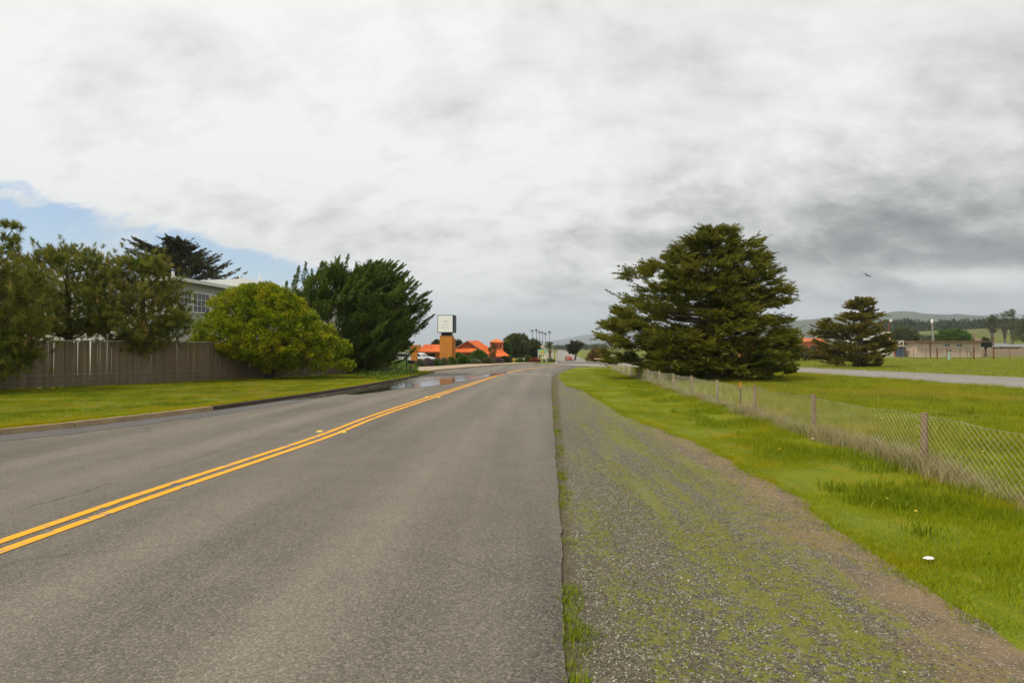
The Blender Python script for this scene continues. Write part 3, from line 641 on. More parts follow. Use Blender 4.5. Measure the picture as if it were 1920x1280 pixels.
def pine(name, label, rows, xc, Y, tufts=900, needles=40, zb=None, nl=.19, tip=None, depth=.8, candles=60):
    zb = gz(X_at(xc, Y), Y) if zb is None else zb
    root = thing(name, label, 'pine tree', (X_at(xc, Y), Y, zb), 0, 'pines behind the slatted fence'); E = Env(rows, xc, Y, zb, depth)
    H = E.h[-1]; nb = tufts // 9; h = E.h[0] + (H - E.h[0]) * RNG.random(nb) ** 1.15; az = RNG.random(nb) * 2 * PI; R = E.rad(h, az) * RNG.uniform(.35, 1.0, nb) ** .6 * (.86 + .22 * np.sin(4 * az + 3 * h))
    P = []; A = []; lb = MB()
    for i in range(nb):
        e = np.array([R[i] * math.cos(az[i]), R[i] * math.sin(az[i]), h[i]]); s0 = np.array([0, 0, max(.6, h[i] - .30 * R[i] - .2)])
        if i % 5 == 0: lb.path([Vector(s0), Vector(s0 * .45 + e * .55 + [0, 0, -.12]), Vector(e)], [.045, .028, .008], 5)
        for k in range(9):
            off = RNG.normal(size=3) * [.27, .27, .20]; p = e + off - (e - s0) * abs(RNG.normal()) * .10; P.append(p)
            A.append(e - s0 + [0, 0, 1.6] + RNG.normal(size=3) * .8)
            if k % 4 == 0 and i % 5 == 0: lb.tube(Vector(e * .85 + s0 * .15), Vector(p), .012, .006, 4, False)
    if tip is not None:
        for (px, py) in tip:
            for k in range(9):
                P.append(np.array([X_at(px, Y) - root.location.x, RNG.normal() * .1, Z_at(py, Y) - zb]) + RNG.normal(size=3) * .07); A.append(np.array([0, 0, 1.]) + RNG.normal(size=3) * .5)
        lb.tube((X_at(20, Y) - root.location.x, 0, Z_at(475, Y) - zb), (0, 0, H * .8), .02, .04, 5)
        for (px, py), (qx, qy) in zip(tip, tip[1:]):
            lb.tube((X_at(px, Y) - root.location.x, 0, Z_at(py, Y) - zb), (X_at(qx, Y) - root.location.x, 0, Z_at(qy, Y) - zb), .012, .02, 4)
    P = np.array(P); A = norm(np.array(A)); n = len(P)
    Cn = np.repeat(P, needles, 0); Ax = np.repeat(A, needles, 0); tt = RNG.random(n * needles)[:, None]
    D = norm(Ax * .75 + RNG.normal(size=(n * needles, 3)) * .62); Cn = Cn + Ax * (tt - .5) * .16
    var = np.clip(np.repeat(.5 + .3 * RNG.normal(size=n), needles) + RNG.normal(size=n * needles) * .12, 0, 1)
    link('foliage', leaf_mesh('foliage', Cn, D, nl * RNG.uniform(.75, 1.2, len(Cn)), .019, M['needle'], var), root)
    cb = MB(); idx = RNG.choice(n, candles, replace=False)
    for i in idx: p = Vector(P[i]) + Vector(A[i]) * .06; cb.tube(p, p + Vector((A[i][0] * .08, A[i][1] * .08, .19)), .030, .010, 5)
    stuff(cb.build('candle', M['candle'], root))
    tb = lb; tb.path([(0, 0, -.1), (.1, 0, H * .3), (-.05, .05, H * .6), (0, 0, H * .88)], [.2, .16, .1, .03], 8); tb.build('trunk', M['bark_brown'], root, True)
    return root

# ------------------------------------------------------------------ trees, right side
cypress('cypress_tree', 'huge dark green cypress with layered branches standing behind the low wire fence', [
    (426, 1322, 1352), (437, 1312, 1420), (453, 1256, 1449), (472, 1252, 1436), (493, 1221, 1470), (509, 1136, 1464), (525, 1142, 1462), (543, 1130, 1484), (559, 1132, 1480), (581, 1132, 1470),
    (605, 1118, 1486), (631, 1110, 1494), (655, 1128, 1500), (682, 1130, 1495), (695, 1180, 1494), (706, 1290, 1490)], 1335, 31.0, n_br=150, K=13, leaves=22, L=.14, Wd=.05, m='cyp', lift=.20, bias=(.05, 0, .16), spray=.62, fill=860, gap=-.17, fs=.80, fper=29, trunk_r=.42, flat=.38, depth=.62, limbs=40, hpow=.95)
cypress('cypress_tree', 'mid-sized pointed cypress beyond the highway, low bushy skirt on its right', [
    (558, 1628, 1637), (568, 1605, 1648), (583, 1590, 1650), (591, 1585, 1664), (600, 1541, 1664), (612, 1518, 1652), (626, 1516, 1664), (645, 1520, 1680), (664, 1516, 1683), (674, 1520, 1678), (684, 1566, 1658)], 1608, 59.0, n_br=90, K=10, leaves=18, L=.21, Wd=.08, m='cyp_gold', lift=.12, bias=(.05, 0, .16), spray=.8, fill=150, gap=-.2, fs=1.0, fper=30, trunk_r=.35, flat=.35, depth=.7, lean=.7)
# left side
cypress('cypress_tree', 'dark green wind-swept cypress leaning right, beside the round bright bush', [
    (500, 606, 625), (507, 590, 738), (515, 566, 752), (528, 548, 764), (548, 532, 788), (572, 537, 804), (600, 540, 802), (630, 560, 792), (652, 590, 778), (668, 620, 770), (684, 650, 762)], 690, 36.0, n_br=90, K=11, leaves=22, L=.15, Wd=.055, m='cyp_dark', lift=.75, bias=(.75, 0, 1.0), spray=.5, fill=330, fs=1.0, fanw=.6, pull=.95, spires=130, gap=-.2, trunk_r=.3, flat=1.0, depth=.7, hpow=.8, zb=gz(0, 36) + .1)
cypress('cypress_tree', 'flat-topped cypress with bare arching branch tips above the house roof', [
    (447, 250, 272), (456, 200, 350), (470, 225, 380), (482, 240, 415), (498, 250, 440), (512, 240, 466), (524, 240, 462), (545, 270, 440), (560, 280, 420)], 330, 62.0, n_br=110, K=12, leaves=22, L=.26, Wd=.10, m='cyp_far', lift=.32, bias=(.1, 0, .15), spray=1.15, fill=45, fs=1.6, fper=30, trunk_r=.4, flat=.35, depth=.5, bark='bark_brown', limbs=50, zb=-.6)
pine('pine_tree', 'nearest leftmost pine with a sparse tip, cut by the left edge of the photo', [(478, -60, 30), (492, -140, 70), (520, -170, 95), (560, -180, 100), (600, -180, 80), (640, -170, 62), (672, -150, 55), (688, -120, 40)], -40, 19.0, tufts=2500, tip=[(6, 421), (26, 424), (10, 447), (28, 448), (12, 462), (20, 475)], zb=-.1)
pine('pine_tree', 'broad pine with tan candles in the middle of the row over the slatted fence', [(468, 95, 160), (480, 50, 215), (500, 10, 245), (530, -15, 262), (560, -20, 262), (590, 0, 245), (606, 15, 215), (616, 40, 190)], 125, 24.5, tufts=2100, zb=-.1, candles=170)
pine('pine_tree', 'darker low pine at the right end of the row, hiding the house corner', [(484, 215, 290), (500, 175, 316), (530, 155, 338), (560, 150, 350), (590, 155, 358), (615, 175, 350), (632, 180, 318), (644, 185, 260), (656, 205, 240)], 268, 25.0, tufts=2100, zb=-.1, candles=130)
leafy('round_bush', 'big rounded bright yellow-green bush on bare stems in front of the slatted fence', [
    (536, 440, 505), (545, 412, 540), (560, 388, 565), (580, 374, 592), (600, 366, 618), (622, 358, 640), (640, 352, 655), (656, 362, 664), (668, 390, 668), (674, 470, 668), (679, 503, 668), (692, 504, 655)], 505, 29.5, 'leaf_bright', clusters=1250, per=60, cr=.24, L=.12, Wd=.08, zb=-.15, stems=9, stem_r=.06, cat='bush', depth=.6)
# ------------------------------------------------------------------ wire fence on the right
RD = Vector((U, 1)).normalized(); RN = Vector((RD.y, -RD.x))
wf = thing('wire_fence', 'low sagging chain-link fence on weathered timber posts along the right verge', 'fence')
FU = 4.62; ys_p = [1.05 + 3.05 * i for i in range(16)]
def fz(y): return gz(0, y) + .76 - .0045 * y
pm = []
for i, y in enumerate(ys_p):
    x = FU + U * y; bb = MB(); r = .042 if i % 3 else .046
    h = fz(y) - gz(0, y) + .03 + random.uniform(-.02, .03)
    bb.tube((0, 0, -.2), (random.uniform(-.015, .015), random.uniform(-.01, .01), h), r, r * .9, 8)
    bb.build('post', M['post'], wf, False, (x, y, gz(x, y)))
y = 14.25; bb = MB(); bb.box((0, 0, .3), (.028, .028, .88)); o = bb.build('stake', M['dark_steel'], wf, False, (FU + U * y, y, gz(0, y)))
bb = MB(); bb.box((0, 0, .68), (.036, .036, .14)); bb.build('stake_cap', M['orange_tip'], o)
for i in range(len(ys_p) - 1):
    y0, y1 = ys_p[i], ys_p[i + 1]; bb = MB(); L = 3.05; pitch = .088; H = .74; r = .0017 if y0 < 12 else .0022
    def pt(s, v):
        s = min(max(s, 0), L); y = y0 + s; sag = -.035 * math.sin(PI * s / L) * (v / H); top = fz(y) - gz(0, y)
        return (FU + U * y - .065 + .02 * math.sin(y * 2.3 + v * 3), y, gz(0, y) + v * top / H + sag + .012 * math.sin(y * 5.1))
    for dr in (1, -1):
        s = -H if dr > 0 else 0.0
        while s < (L if dr > 0 else L + H):
            a0, b0 = s, 0.0; a1, b1 = s + dr * H, H
            for cut in (0, L):
                if (a0 - cut) * (a1 - cut) < 0:
                    tt = (cut - a0) / (a1 - a0); zc = H * tt
                    if (cut == 0 and a0 < 0) or (cut == L and a0 > L): a0, b0 = cut, zc
                    else: a1, b1 = cut, zc
            if abs(a1 - a0) > .01 and -1e-6 <= min(a0, a1) and max(a0, a1) <= L + 1e-6:
                am, bm = (a0 + a1) / 2, (b0 + b1) / 2
                bb.tube(pt(a0, b0), pt(am, bm), r, r, 3, False); bb.tube(pt(am, bm), pt(a1, b1), r, r, 3, False)
            s += pitch
    for vv, rr in ((H, .0035), ):
        pts = [pt(L * k / 8, vv) for k in range(9)]; bb.path(pts, [rr] * 9, 4)
    stuff(bb.build('chain_link_mesh', M['wire'], wf))

# ------------------------------------------------------------------ slatted fence on the left
sf = thing('slatted_fence', 'tall brown privacy-slat fence with a steel top rail behind the left lawn', 'fence')
sd_ = fence_d; sn = Vector((-sd_.y, sd_.x)); s0 = fence_a - sd_ * 2.6
def fp(s): p = s0 + sd_ * s; return p
def fbase(p): return gz(p.x, p.y) + .11
def ftop(s): p = fp(s); return Z_at(636.5 + s * .45, p.y)
Ls = 24.0; nsl = 270; stp = Ls / nsl
sm = []
slm = [mat('brown_vinyl_slat_%s' % w, c, .7, tuple(v * .7 for v in c), 1.5, bump=.002) for w, c in (('plain', (.225, .162, .092)), ('faded', (.255, .188, .112)), ('dusty', (.235, .180, .112)), ('dark', (.200, .142, .080)))]
for k in range(8):
    bb = MB(); bb.box((0, 0, .5), (stp * (.99 - .02 * (k % 3)), .012, 1.0)); sm.append(bb.mesh('slat', slm[k % 4]))
ang = math.atan2(sd_.y, sd_.x)
for i in range(nsl):
    s = (i + .5) * stp; p = fp(s); o = link('slat', sm[random.randrange(8)], sf, (p.x, p.y, fbase(p) + .03 + random.uniform(-.03, .05))); o.rotation_euler = (random.uniform(-.012, .012), random.uniform(-.012, .012), ang + random.uniform(-.12, .12)); o.scale = (1, 1, ftop(s) - fbase(p) - .07 + random.uniform(-.015, .015))
for i in range(9):
    s = i * 3.0; p = fp(s) + sn * .05; bb = MB(); bb.tube((0, 0, -.2), (0, 0, ftop(s) - fbase(p) + .03), .03, .03, 8); bb.sphere((0, 0, ftop(s) - fbase(p) + .05), .038); bb.build('post', M['galv'], sf, True, (p.x, p.y, fbase(p)))
bb = MB()
for i in range(8):
    a, c = fp(i * 3.0), fp(i * 3.0 + 3.0); bb.tube((a.x, a.y, ftop(i * 3.0)), (c.x, c.y, ftop(i * 3 + 3)), .022, .022, 6)
bb.build('top_rail', M['galv'], sf, True)
for hh in (.30, .52):
    bb = MB(); a, c = fp(0) - sn * .014, fp(Ls) - sn * .014; bb.tube((a.x, a.y, fbase(a) + hh), (c.x, c.y, fbase(c) + hh), .006 if hh < .4 else .009, .006, 4); bb.build('tension_wire', M['galv'], sf)
# diamond wire woven over the slats
bb = MB(); Hs = 1.62; pitch = .16
for dr in (1, -1):
    s = -1.6 if dr > 0 else 0
    while s < Ls * .8 + (0 if dr > 0 else Hs):
        a0, a1, b0, b1 = s, s + dr * Hs, 0.0, Hs
        if a0 < 0: b0 = -a0; a0 = 0
        if a1 < 0: b1 = a0; a1 = 0
        if a1 > a0 and dr > 0 or dr < 0 and a0 > a1:
            p, q = fp(a0) - sn * .012, fp(a1) - sn * .012; bb.tube((p.x, p.y, fbase(p) + b0 + .03), (q.x, q.y, fbase(q) + b1 + .03), .0017, .0017, 3, False)
        s += pitch
stuff(bb.build('chain_link_mesh', M['galv'], sf))

# ------------------------------------------------------------------ houses behind the left fence
def box_wall(bb, x0, x1, y0, y1, z0, z1): bb.box(((x0 + x1) / 2, (y0 + y1) / 2, (z0 + z1) / 2), (x1 - x0, y1 - y0, z1 - z0))
ang_h = math.atan2(.6, 5.3)
H1 = thing('house', 'two-storey grey-green house with white-trimmed gridded windows, half hidden by the pines', 'house', (-20.1, 34, -.3), -ang_h)
# local: x = away to the left is negative, y = along the side wall
zt = Z_at(523, 34) + .3; bb = MB(); box_wall(bb, -13, 0, 0, 15, 2.9, zt - .1); bb.build('wall', M['sage_wall'], H1)
bb = MB(); box_wall(bb, -13, -.02, .02, 15, -.3, 2.9); bb.build('lower_wall', M['pale_wall'], H1)
bb = MB(); box_wall(bb, -13.35, .35, -.35, 15.35, zt - .10, zt + .04); bb.build('roof', M['roof_grey'], H1)
bb = MB(); box_wall(bb, .35, .40, -.40, 15.4, zt - .12, zt + .10); box_wall(bb, -13.4, .35, -.40, -.35, zt - .12, zt + .10); bb.build('fascia', M['white'], H1)
bb = MB(); box_wall(bb, -.02, .10, -.36, -.24, zt + .1, zt + .42); bb.build('vent_pipe', M['white'], H1)
def grid_window(root, y0, y1, z0, z1, cols, rws, x=0.0, face='x'):
    def B(b_, a0, a1, d0, d1, e0, e1):
        if face == 'x': box_wall(b_, x + d0, x + d1, a0, a1, e0, e1)
        else: box_wall(b_, a0, a1, x - d1, x - d0, e0, e1)
    fb = MB(); t = .07
    B(fb, y0 - t, y1 + t, .003, .07, z1, z1 + t); B(fb, y0 - t, y1 + t, .003, .07, z0 - t, z0); B(fb, y0 - t, y0, .004, .07, z0, z1); B(fb, y1, y1 + t, .004, .07, z0, z1)
    w = fb.build('window', M['white'], root)
    gb = MB(); B(gb, y0, y1, .002, .02, z0, z1); gb.build('pane', M['glass'], w)
    cb = MB()
    for i in range(1, cols): yy = y0 + (y1 - y0) * i / cols; B(cb, yy - .015, yy + .015, .02, .045, z0, z1)
    for i in range(1, rws): zz = z0 + (z1 - z0) * i / rws; B(cb, y0, y1, .021, .044, zz - .015, zz + .015)
    cb.build('glazing_bar', M['white'], w)
def yl(px):                                 # side wall: pixel column -> local y
    t = (px - 960) / FPX; return (-20.1 - 34 * t) / (t * math.cos(ang_h) - math.sin(ang_h))
w_top, w_bot = zt - .68, zt - 1.85
grid_window(H1, yl(337), yl(357), w_bot + .45, w_top, 3, 2); grid_window(H1, yl(361), yl(391), w_bot, w_top, 4, 3); grid_window(H1, yl(394), yl(407), w_bot + .3, w_top, 2, 2)
for (a, c) in ((-11.6, -10.2), (-8.4, -6.8), (-4.6, -2.8)): grid_window(H1, a, c, zt - 1.9, zt - .75, 3, 2, 0.0, 'y')
for (a, c) in ((-10.4, -8.9), (-6.2, -5.6), (-3.2, -2.6)):
    bb = MB(); box_wall(bb, a, c, -.06, .005, -.3, 2.2); bb.build('doorway', M['dark'], H1)
    bb = MB(); box_wall(bb, a - .12, a, -.08, .004, -.3, 2.3); box_wall(bb, c, c + .12, -.08, .004, -.3, 2.3); bb.build('door_frame', M['white'], H1)
H2 = thing('house', 'low building with a bright white flat roof showing above the round bush', 'house', (-25.5, 58, -.5), -.05)
r0, r1 = Z_at(527, 58) + .5, Z_at(543, 58) + .5
bb = MB(); box_wall(bb, -11, 4.5, 0, 10, -.3, r1 - .3); bb.build('wall', M['pale_wall'], H2)
bb = MB(); bb.extr([(-11.4, r1 - .3), (4.8, r1 - .3), (4.8, r1 - .1), (-1.5, r0 + .25), (-11.4, r0 - .1)], (1, 0, 0), (0, 0, 1), (0, -.4, 0), (0, 11, 0)); bb.build('roof', M['roof_white'], H2)
for xx in (-3.4, -1.2): bb = MB(); bb.tube((xx, 2, r0 - .2), (xx, 2, r0 + .75), .09, .09, 8); bb.tube((xx, 2, r0 + .75), (xx, 2, r0 + .9), .15, .05, 8); bb.build('vent_pipe', M['white'], H2)
# window/vent sticks on roof edge near the bush
# ------------------------------------------------------------------ ground cover, mailbox, posts at the driveway
def cover(name, label, cat, rows_px, Y, m, n, hgt, L=.09, Wd=.06):
    """ground-hugging leafy mass inside a ground polygon"""
    poly = [G(*p, .12).xy for p in rows_px]; xs_ = [p.x for p in poly]; ys_ = [p.y for p in poly]; P = []
    cx_, cy_ = sum(xs_) / len(xs_), sum(ys_) / len(ys_)
    while len(P) < n:
        x, y = random.uniform(min(xs_), max(xs_)), random.uniform(min(ys_), max(ys_)); ins = False; j = len(poly) - 1
        for i in range(len(poly)):
            if (poly[i].y > y) != (poly[j].y > y) and x < (poly[j].x - poly[i].x) * (y - poly[i].y) / (poly[j].y - poly[i].y) + poly[i].x: ins = not ins
            j = i
        if not ins: continue
        dmin = min(((Vector((x, y)) - a).dot((c - a).normalized().orthogonal()) if False else abs((c - a).normalized().cross(Vector((x, y)) - a))) for a, c in zip(poly, poly[1:] + poly[:1]))
        hh = hgt * min(1, (dmin / .5)) ** .6 * (.7 + .5 * mnoise.noise(Vector((x * 1.5, y * 1.5, 3))) + .2)
        P.append((x - cx_, y - cy_, max(.02, hh * random.uniform(.45, 1.0))))
    P = np.array(P); D = norm(RNG.normal(size=P.shape) * .7 + np.array([0, 0, .6])); z0 = gz(cx_, cy_) + .12
    o = link(name, leaf_mesh('leaves', P, D, L * RNG.uniform(.6, 1.3, n), Wd * RNG.uniform(.7, 1.2, n), M[m], RNG.random(n), True), None, (cx_, cy_, z0))
    props(o, label, cat); return stuff(o)
cover('ground_cover', 'low bright green ground cover spilling to the kerb by the driveway', 'ground cover', [(640, 698), (668, 690), (700, 685), (740, 682), (775, 682), (784, 690), (784, 704), (755, 710), (715, 716), (690, 712)], 32, 'leaf_green', 9000, .42)
p = G(762, 694, .12)
t = thing('blue_post', 'slim dark blue post at the driveway edge below the dark cypress', 'post', p)
bb = MB(); bb.tube((0, 0, 0), (0, 0, 1.35), .05, .045, 8); bb.build('pole', M['blue_paint'], t, True); bb = MB(); bb.sphere((0, 0, 1.42), .09); bb.build('cap', M['galv'], t, True)
p = G(771, 699, .12)
t = thing('mailbox', 'small dark mailbox on a wooden post beside the driveway', 'mailbox', p)
bb = MB(); bb.tube((0, 0, 0), (0, 0, .62), .045, .045, 6); bb.build('post', M['post'], t)
bb = MB(); pr = [(-.11, 0), (.11, 0), (.11, .12)] + [(.11 * math.cos(a), .12 + .10 * math.sin(a)) for a in (.5, 1.0, 1.57, 2.1, 2.6)] + [(-.11, .12)]; bb.extr(pr, (0, 1, 0), (0, 0, 1), (-.2, 0, .62), (.44, 0, 0)); bb.build('box', M['dark_steel'], t)
p = G(777, 687.5)
t = thing('orange_pillar', 'slim orange stucco gate pillar half hidden by the dark cypress', 'pillar', p)
k = p.y / FPX; bb = MB(); bb.box((0, 0, (687 - 656) * k / 2), (11 * k, 11 * k, (687 - 656) * k)); bb.build('shaft', M['stucco_orange'], t)
bb = MB(); bb.box((.15, 0, (687 - 651) * k), (15 * k, 13 * k, 10 * k), 0, 1.15); bb.build('capital', M['stucco_orange'], t)

# ------------------------------------------------------------------ pylon sign
Yp = 70.0; kp = Yp / FPX; zb = gz(0, 70) + .1
t = thing('pylon_sign', 'orange pylon sign with a dark box and faded white panel in front of the restaurant', 'sign', (X_at(838, Yp), Yp, zb), -.16)
zt_ = Z_at(629, Yp) - zb; bb = MB(); bb.box((0, 0, zt_ / 2), (23.5 * kp, 13 * kp, zt_)); col_ = bb.build('column', M['stucco_orange'], t)
bb = MB(); bb.box((13.2 * kp, .12, zt_ / 2 - .2), (2.6 * kp, 9 * kp, zt_ - .35)); bb.box((-12.6 * kp, .12, zt_ / 2 - .2), (1.6 * kp, 9 * kp, zt_ - .35)); bb.build('side_fin', M['stucco_orange'], t)
bb = MB(); bb.box((0, 0, zt_ + 2.5 * kp), (20 * kp, 8 * kp, 5 * kp)); bb.build('neck', M['sign_box'], t)
zc = Z_at(607.5, Yp) - zb; bb = MB(); bb.box((0, 0, zc), (31 * kp, 20 * kp, 33 * kp)); box_ = bb.build('cabinet', M['sign_box'], t)
bb = MB(); bb.box((-.4 * kp, -10.1 * kp, zc), (28 * kp, .4 * kp, 30.5 * kp)); fc = bb.build('face', M['sign_face'], t)
bb = MB()
for (cx_, cz_, w_, h_) in ((0, 5.5, 8, 1.1), (0, 4.0, 6, .7), (-4, -1.0, 6, .8), (3.5, -1.0, 5, .8), (-7, -6.5, 3.2, 1.2), (-2.4, -6.5, 3.6, 1.2), (2.2, -6.5, 2.6, 1.2)):
    n_ = max(2, int(w_ / 1.0))
    for q in range(n_): bb.box(((cx_ - w_ / 2 + (q + .5) * w_ / n_) * kp, -10.33 * kp, zc + cz_ * kp), (w_ / n_ * .62 * kp, .06 * kp, h_ * kp * random.uniform(.8, 1.1)))
stuff(bb.build('lettering', M['sign_ink'], fc))

# ------------------------------------------------------------------ restaurant
Yr = 95.0; kr = Yr / FPX; zr = gz(-10, 95)
rest = thing('restaurant', 'low orange restaurant with terracotta tiled roofs and a small square tower', 'restaurant', (X_at(870, Yr), Yr, zr))
def rx(px): return (px - 870) * kr
def rz_(py): return Z_at(py, Yr) - zr
def roof_slab(name, A, B, Cc, D, m, parent, ribs=.34, th=.14):
    """A,B lower edge left/right; D,Cc upper edge left/right; rows of barrel tiles run up the slope"""
    A, B, Cc, D = map(Vector, (A, B, Cc, D)); n = (B - A).cross(D - A).normalized(); bb = MB()
    bb.add([A, B, Cc, D, A - n * th, B - n * th, Cc - n * th, D - n * th], [(0, 1, 2, 3), (7, 6, 5, 4), (0, 4, 5, 1), (1, 5, 6, 2), (2, 6, 7, 3), (3, 7, 4, 0)])
    r = bb.build(name, m, parent); tb = MB(); k = max(2, int((B - A).length / ribs))
    for i in range(k + 1): tb.tube(A.lerp(B, i / k) + n * .02, D.lerp(Cc, i / k) + n * .02, .085, .085, 6)
    stuff(tb.build('tile_row', m, r)); return r
# left wing
zw = rz_(659)
bb = MB(); box_wall(bb, rx(783), rx(798), 3, 9, -.2, zw - .1); box_wall(bb, rx(814), rx(830), 1.5, 9, -.2, zw - .1); bb.build('wall', M['stucco_red'], rest)
bb = MB(); box_wall(bb, rx(798), rx(814), 2.4, 2.6, 0, zw - .25); dr_ = bb.build('door', M['door'], rest)
bb = MB(); box_wall(bb, rx(798), rx(814), 2.2, 2.39, zw - .35, zw - .12); bb.build('lintel', M['cream'], rest)
for q in (796.5, 784.5): bb = MB(); bb.box((rx(q), .6, zw / 2 - .1), (.24, .24, zw - .1)); bb.build('porch_post', M['cream'], rest)
bb = MB(); box_wall(bb, rx(782), rx(830), .3, .5, zw - .22, zw - .03); bb.build('beam', M['fascia'], rest)
roof_slab('roof', (rx(780), 0, zw), (rx(832), 0, zw), (rx(826), 5, rz_(646)), (rx(789), 5, rz_(646)), M['tile'], rest)
# main gable, ridge running away to the right
zpk = rz_(639.5); ze = rz_(660)
bb = MB(); bb.extr([(rx(853), -.2), (rx(904), -.2), (rx(904), rz_(664)), (rx(874), zpk - .15), (rx(853), rz_(650))], (1, 0, 0), (0, 0, 1), (0, 3.0, 0), (0, 14, 0)); bb.build('gable_wall', M['stucco_red'], rest)
roof_slab('roof', (rx(849), .6, ze), (rx(896), .6, ze), (rx(888), 2.9, rz_(652)), (rx(858), 2.9, rz_(652)), M['tile'], rest)
roof_slab('roof', (rx(914), 2.5, rz_(665)), (rx(926), 17, rz_(662)), (rx(884), 17, rz_(637)), (rx(874), 2.5, zpk), M['tile'], rest)
roof_slab('roof', (rx(846), 17, rz_(655)), (rx(850), 2.5, rz_(654)), (rx(874), 2.5, zpk), (rx(884), 17, rz_(637)), M['tile'], rest)
bb = MB(); bb.tube((rx(849), 2.3, rz_(655)), (rx(874), 2.3, zpk), .13, .13, 6); bb.tube((rx(874), 2.3, zpk), (rx(914), 2.3, rz_(666)), .13, .13, 6); bb.build('barge_board', M['fascia'], rest)
bb = MB(); box_wall(bb, rx(896), rx(912), 2.7, 3.1, 0, rz_(666)); bb.build('window_wall', M['dark'], rest)
for q in (858, 864, 878): bb = MB(); box_wall(bb, rx(q), rx(q + 4), 2.85, 3.0, .6, 1.5); bb.build('window', M['glass'], rest)
# tower
zt1 = rz_(641)
bb = MB(); box_wall(bb, rx(916.5), rx(942), 5, 9, -.2, zt1); bb.build('tower_wall', M['stucco_red'], rest)
bb = MB(); A = [(rx(914), 4.7, zt1), (rx(945), 4.7, zt1), (rx(945), 9.3, zt1), (rx(914), 9.3, zt1), (rx(929), 7, rz_(633.5))]
bb.add(A, [(0, 1, 4), (1, 2, 4), (2, 3, 4), (3, 0, 4), (3, 2, 1, 0)]); bb.build('tower_roof', M['tile'], rest)
for q in (924.5, 930, 935.5): bb = MB(); box_wall(bb, rx(q), rx(q + 2.6), 4.93, 5.0, rz_(653), rz_(645)); bb.build('window', M['dark'], rest)
roof_slab('roof', (rx(915), 2.2, rz_(669)), (rx(955), 2.2, rz_(668.5)), (rx(941), 5, rz_(658)), (rx(921), 5, rz_(658)), M['tile'], rest)
bb = MB(); box_wall(bb, rx(918), rx(952), 3.0, 9, -.2, rz_(667)); bb.build('wall', M['stucco_orange'], rest)
# vines / palm stalks before the tower
leafy('climbing_shrub', 'thin yellow-green shrub climbing in front of the restaurant tower', [(644, 921, 928), (655, 915, 932), (668, 918, 930), (676, 921, 927)], 924, 90.0, 'leaf_brown', clusters=40, per=30, cr=.35, L=.22, Wd=.12, stems=3, stem_r=.06, cat='shrub')
# low tan-roofed building right of the tower
ml = thing('low_building', 'low building with a tan roof under the dark round trees', 'building', (X_at(985, 118), 118, gz(-10, 118)))
kk = 118 / FPX; bb = MB(); box_wall(bb, -27 * kk, 27 * kk, 2, 8, -.2, Z_at(668, 118) - gz(-10, 118)); bb.build('wall', M['door'], ml)
roof_slab('roof', (-29 * kk, 1, Z_at(667, 118) + .75), (29 * kk, 1, Z_at(667, 118) + .75), (27 * kk, 5, Z_at(659, 118) + .75), (-27 * kk, 5, Z_at(659, 118) + .75), M['roof_tan'], ml, .6)
for q in (-15, 0, 14): bb = MB(); bb.box((q * kk, 1.4, 1.1), (.25, .25, 2.3)); bb.build('post', M['cream'], ml)
pl = thing('pale_building', 'narrow cream building behind the palm at the junction', 'building', (X_at(1030, 140), 140, gz(0, 140)))
kk = 140 / FPX; bb = MB(); box_wall(bb, -7 * kk, 8 * kk, 0, 6, -1, Z_at(650, 140) - gz(0, 140)); bb.build('wall', M['cream'], pl); bb = MB(); box_wall(bb, -8 * kk, 9 * kk, -.3, 6.3, Z_at(650, 140) - gz(0, 140), Z_at(648.5, 140) - gz(0, 140)); bb.build('roof', M['roof_tan'], pl)
bb = MB(); box_wall(bb, -5 * kk, 6.5 * kk, -.04, 0, Z_at(659.5, 140) - gz(0, 140), Z_at(658, 140) - gz(0, 140)); bb.build('balcony_rail', M['fascia'], pl)
# dark round trees behind
leafy('round_tree', 'dark olive round tree beside the restaurant tower, tallest of its clump', [(630, 960, 980), (634, 950, 990), (642, 942, 996), (652, 940, 998), (660, 944, 994), (666, 950, 985)], 968, 112, 'leaf_olive', clusters=260, per=60, cr=.75, L=.32, Wd=.2, stems=1, stem_r=.25)
leafy('round_tree', 'lower dark olive tree between the tallest round tree and the teal sign', [(640, 995, 1005), (645, 985, 1013), (653, 982, 1018), (661, 985, 1016), (666, 990, 1010)], 1000, 115, 'leaf_olive', clusters=170, per=60, cr=.7, L=.32, Wd=.2, stems=1, stem_r=.25)
leafy('round_tree', 'small bright-edged tree tight against the right side of the tower', [(640, 946, 953), (650, 943, 957), (662, 942, 958), (672, 945, 956)], 950, 104, 'leaf_green', clusters=70, per=50, cr=.5, L=.28, Wd=.18, stems=1, stem_r=.12)
leafy('round_tree', 'dark tree left of the pylon sign, behind the restaurant wing', [(640, 812, 822), (648, 808, 828), (657, 808, 830), (664, 812, 828)], 818, 110, 'leaf_dark', clusters=80, per=50, cr=.55, L=.3, Wd=.2, stems=1, stem_r=.2)
leafy('round_tree', 'dark tree directly right of the pylon sign, behind the gable', [(638, 855, 862), (646, 850, 868), (658, 850, 868), (666, 852, 866)], 859, 122, 'leaf_dark', clusters=80, per=50, cr=.6, L=.3, Wd=.2, stems=1, stem_r=.2)
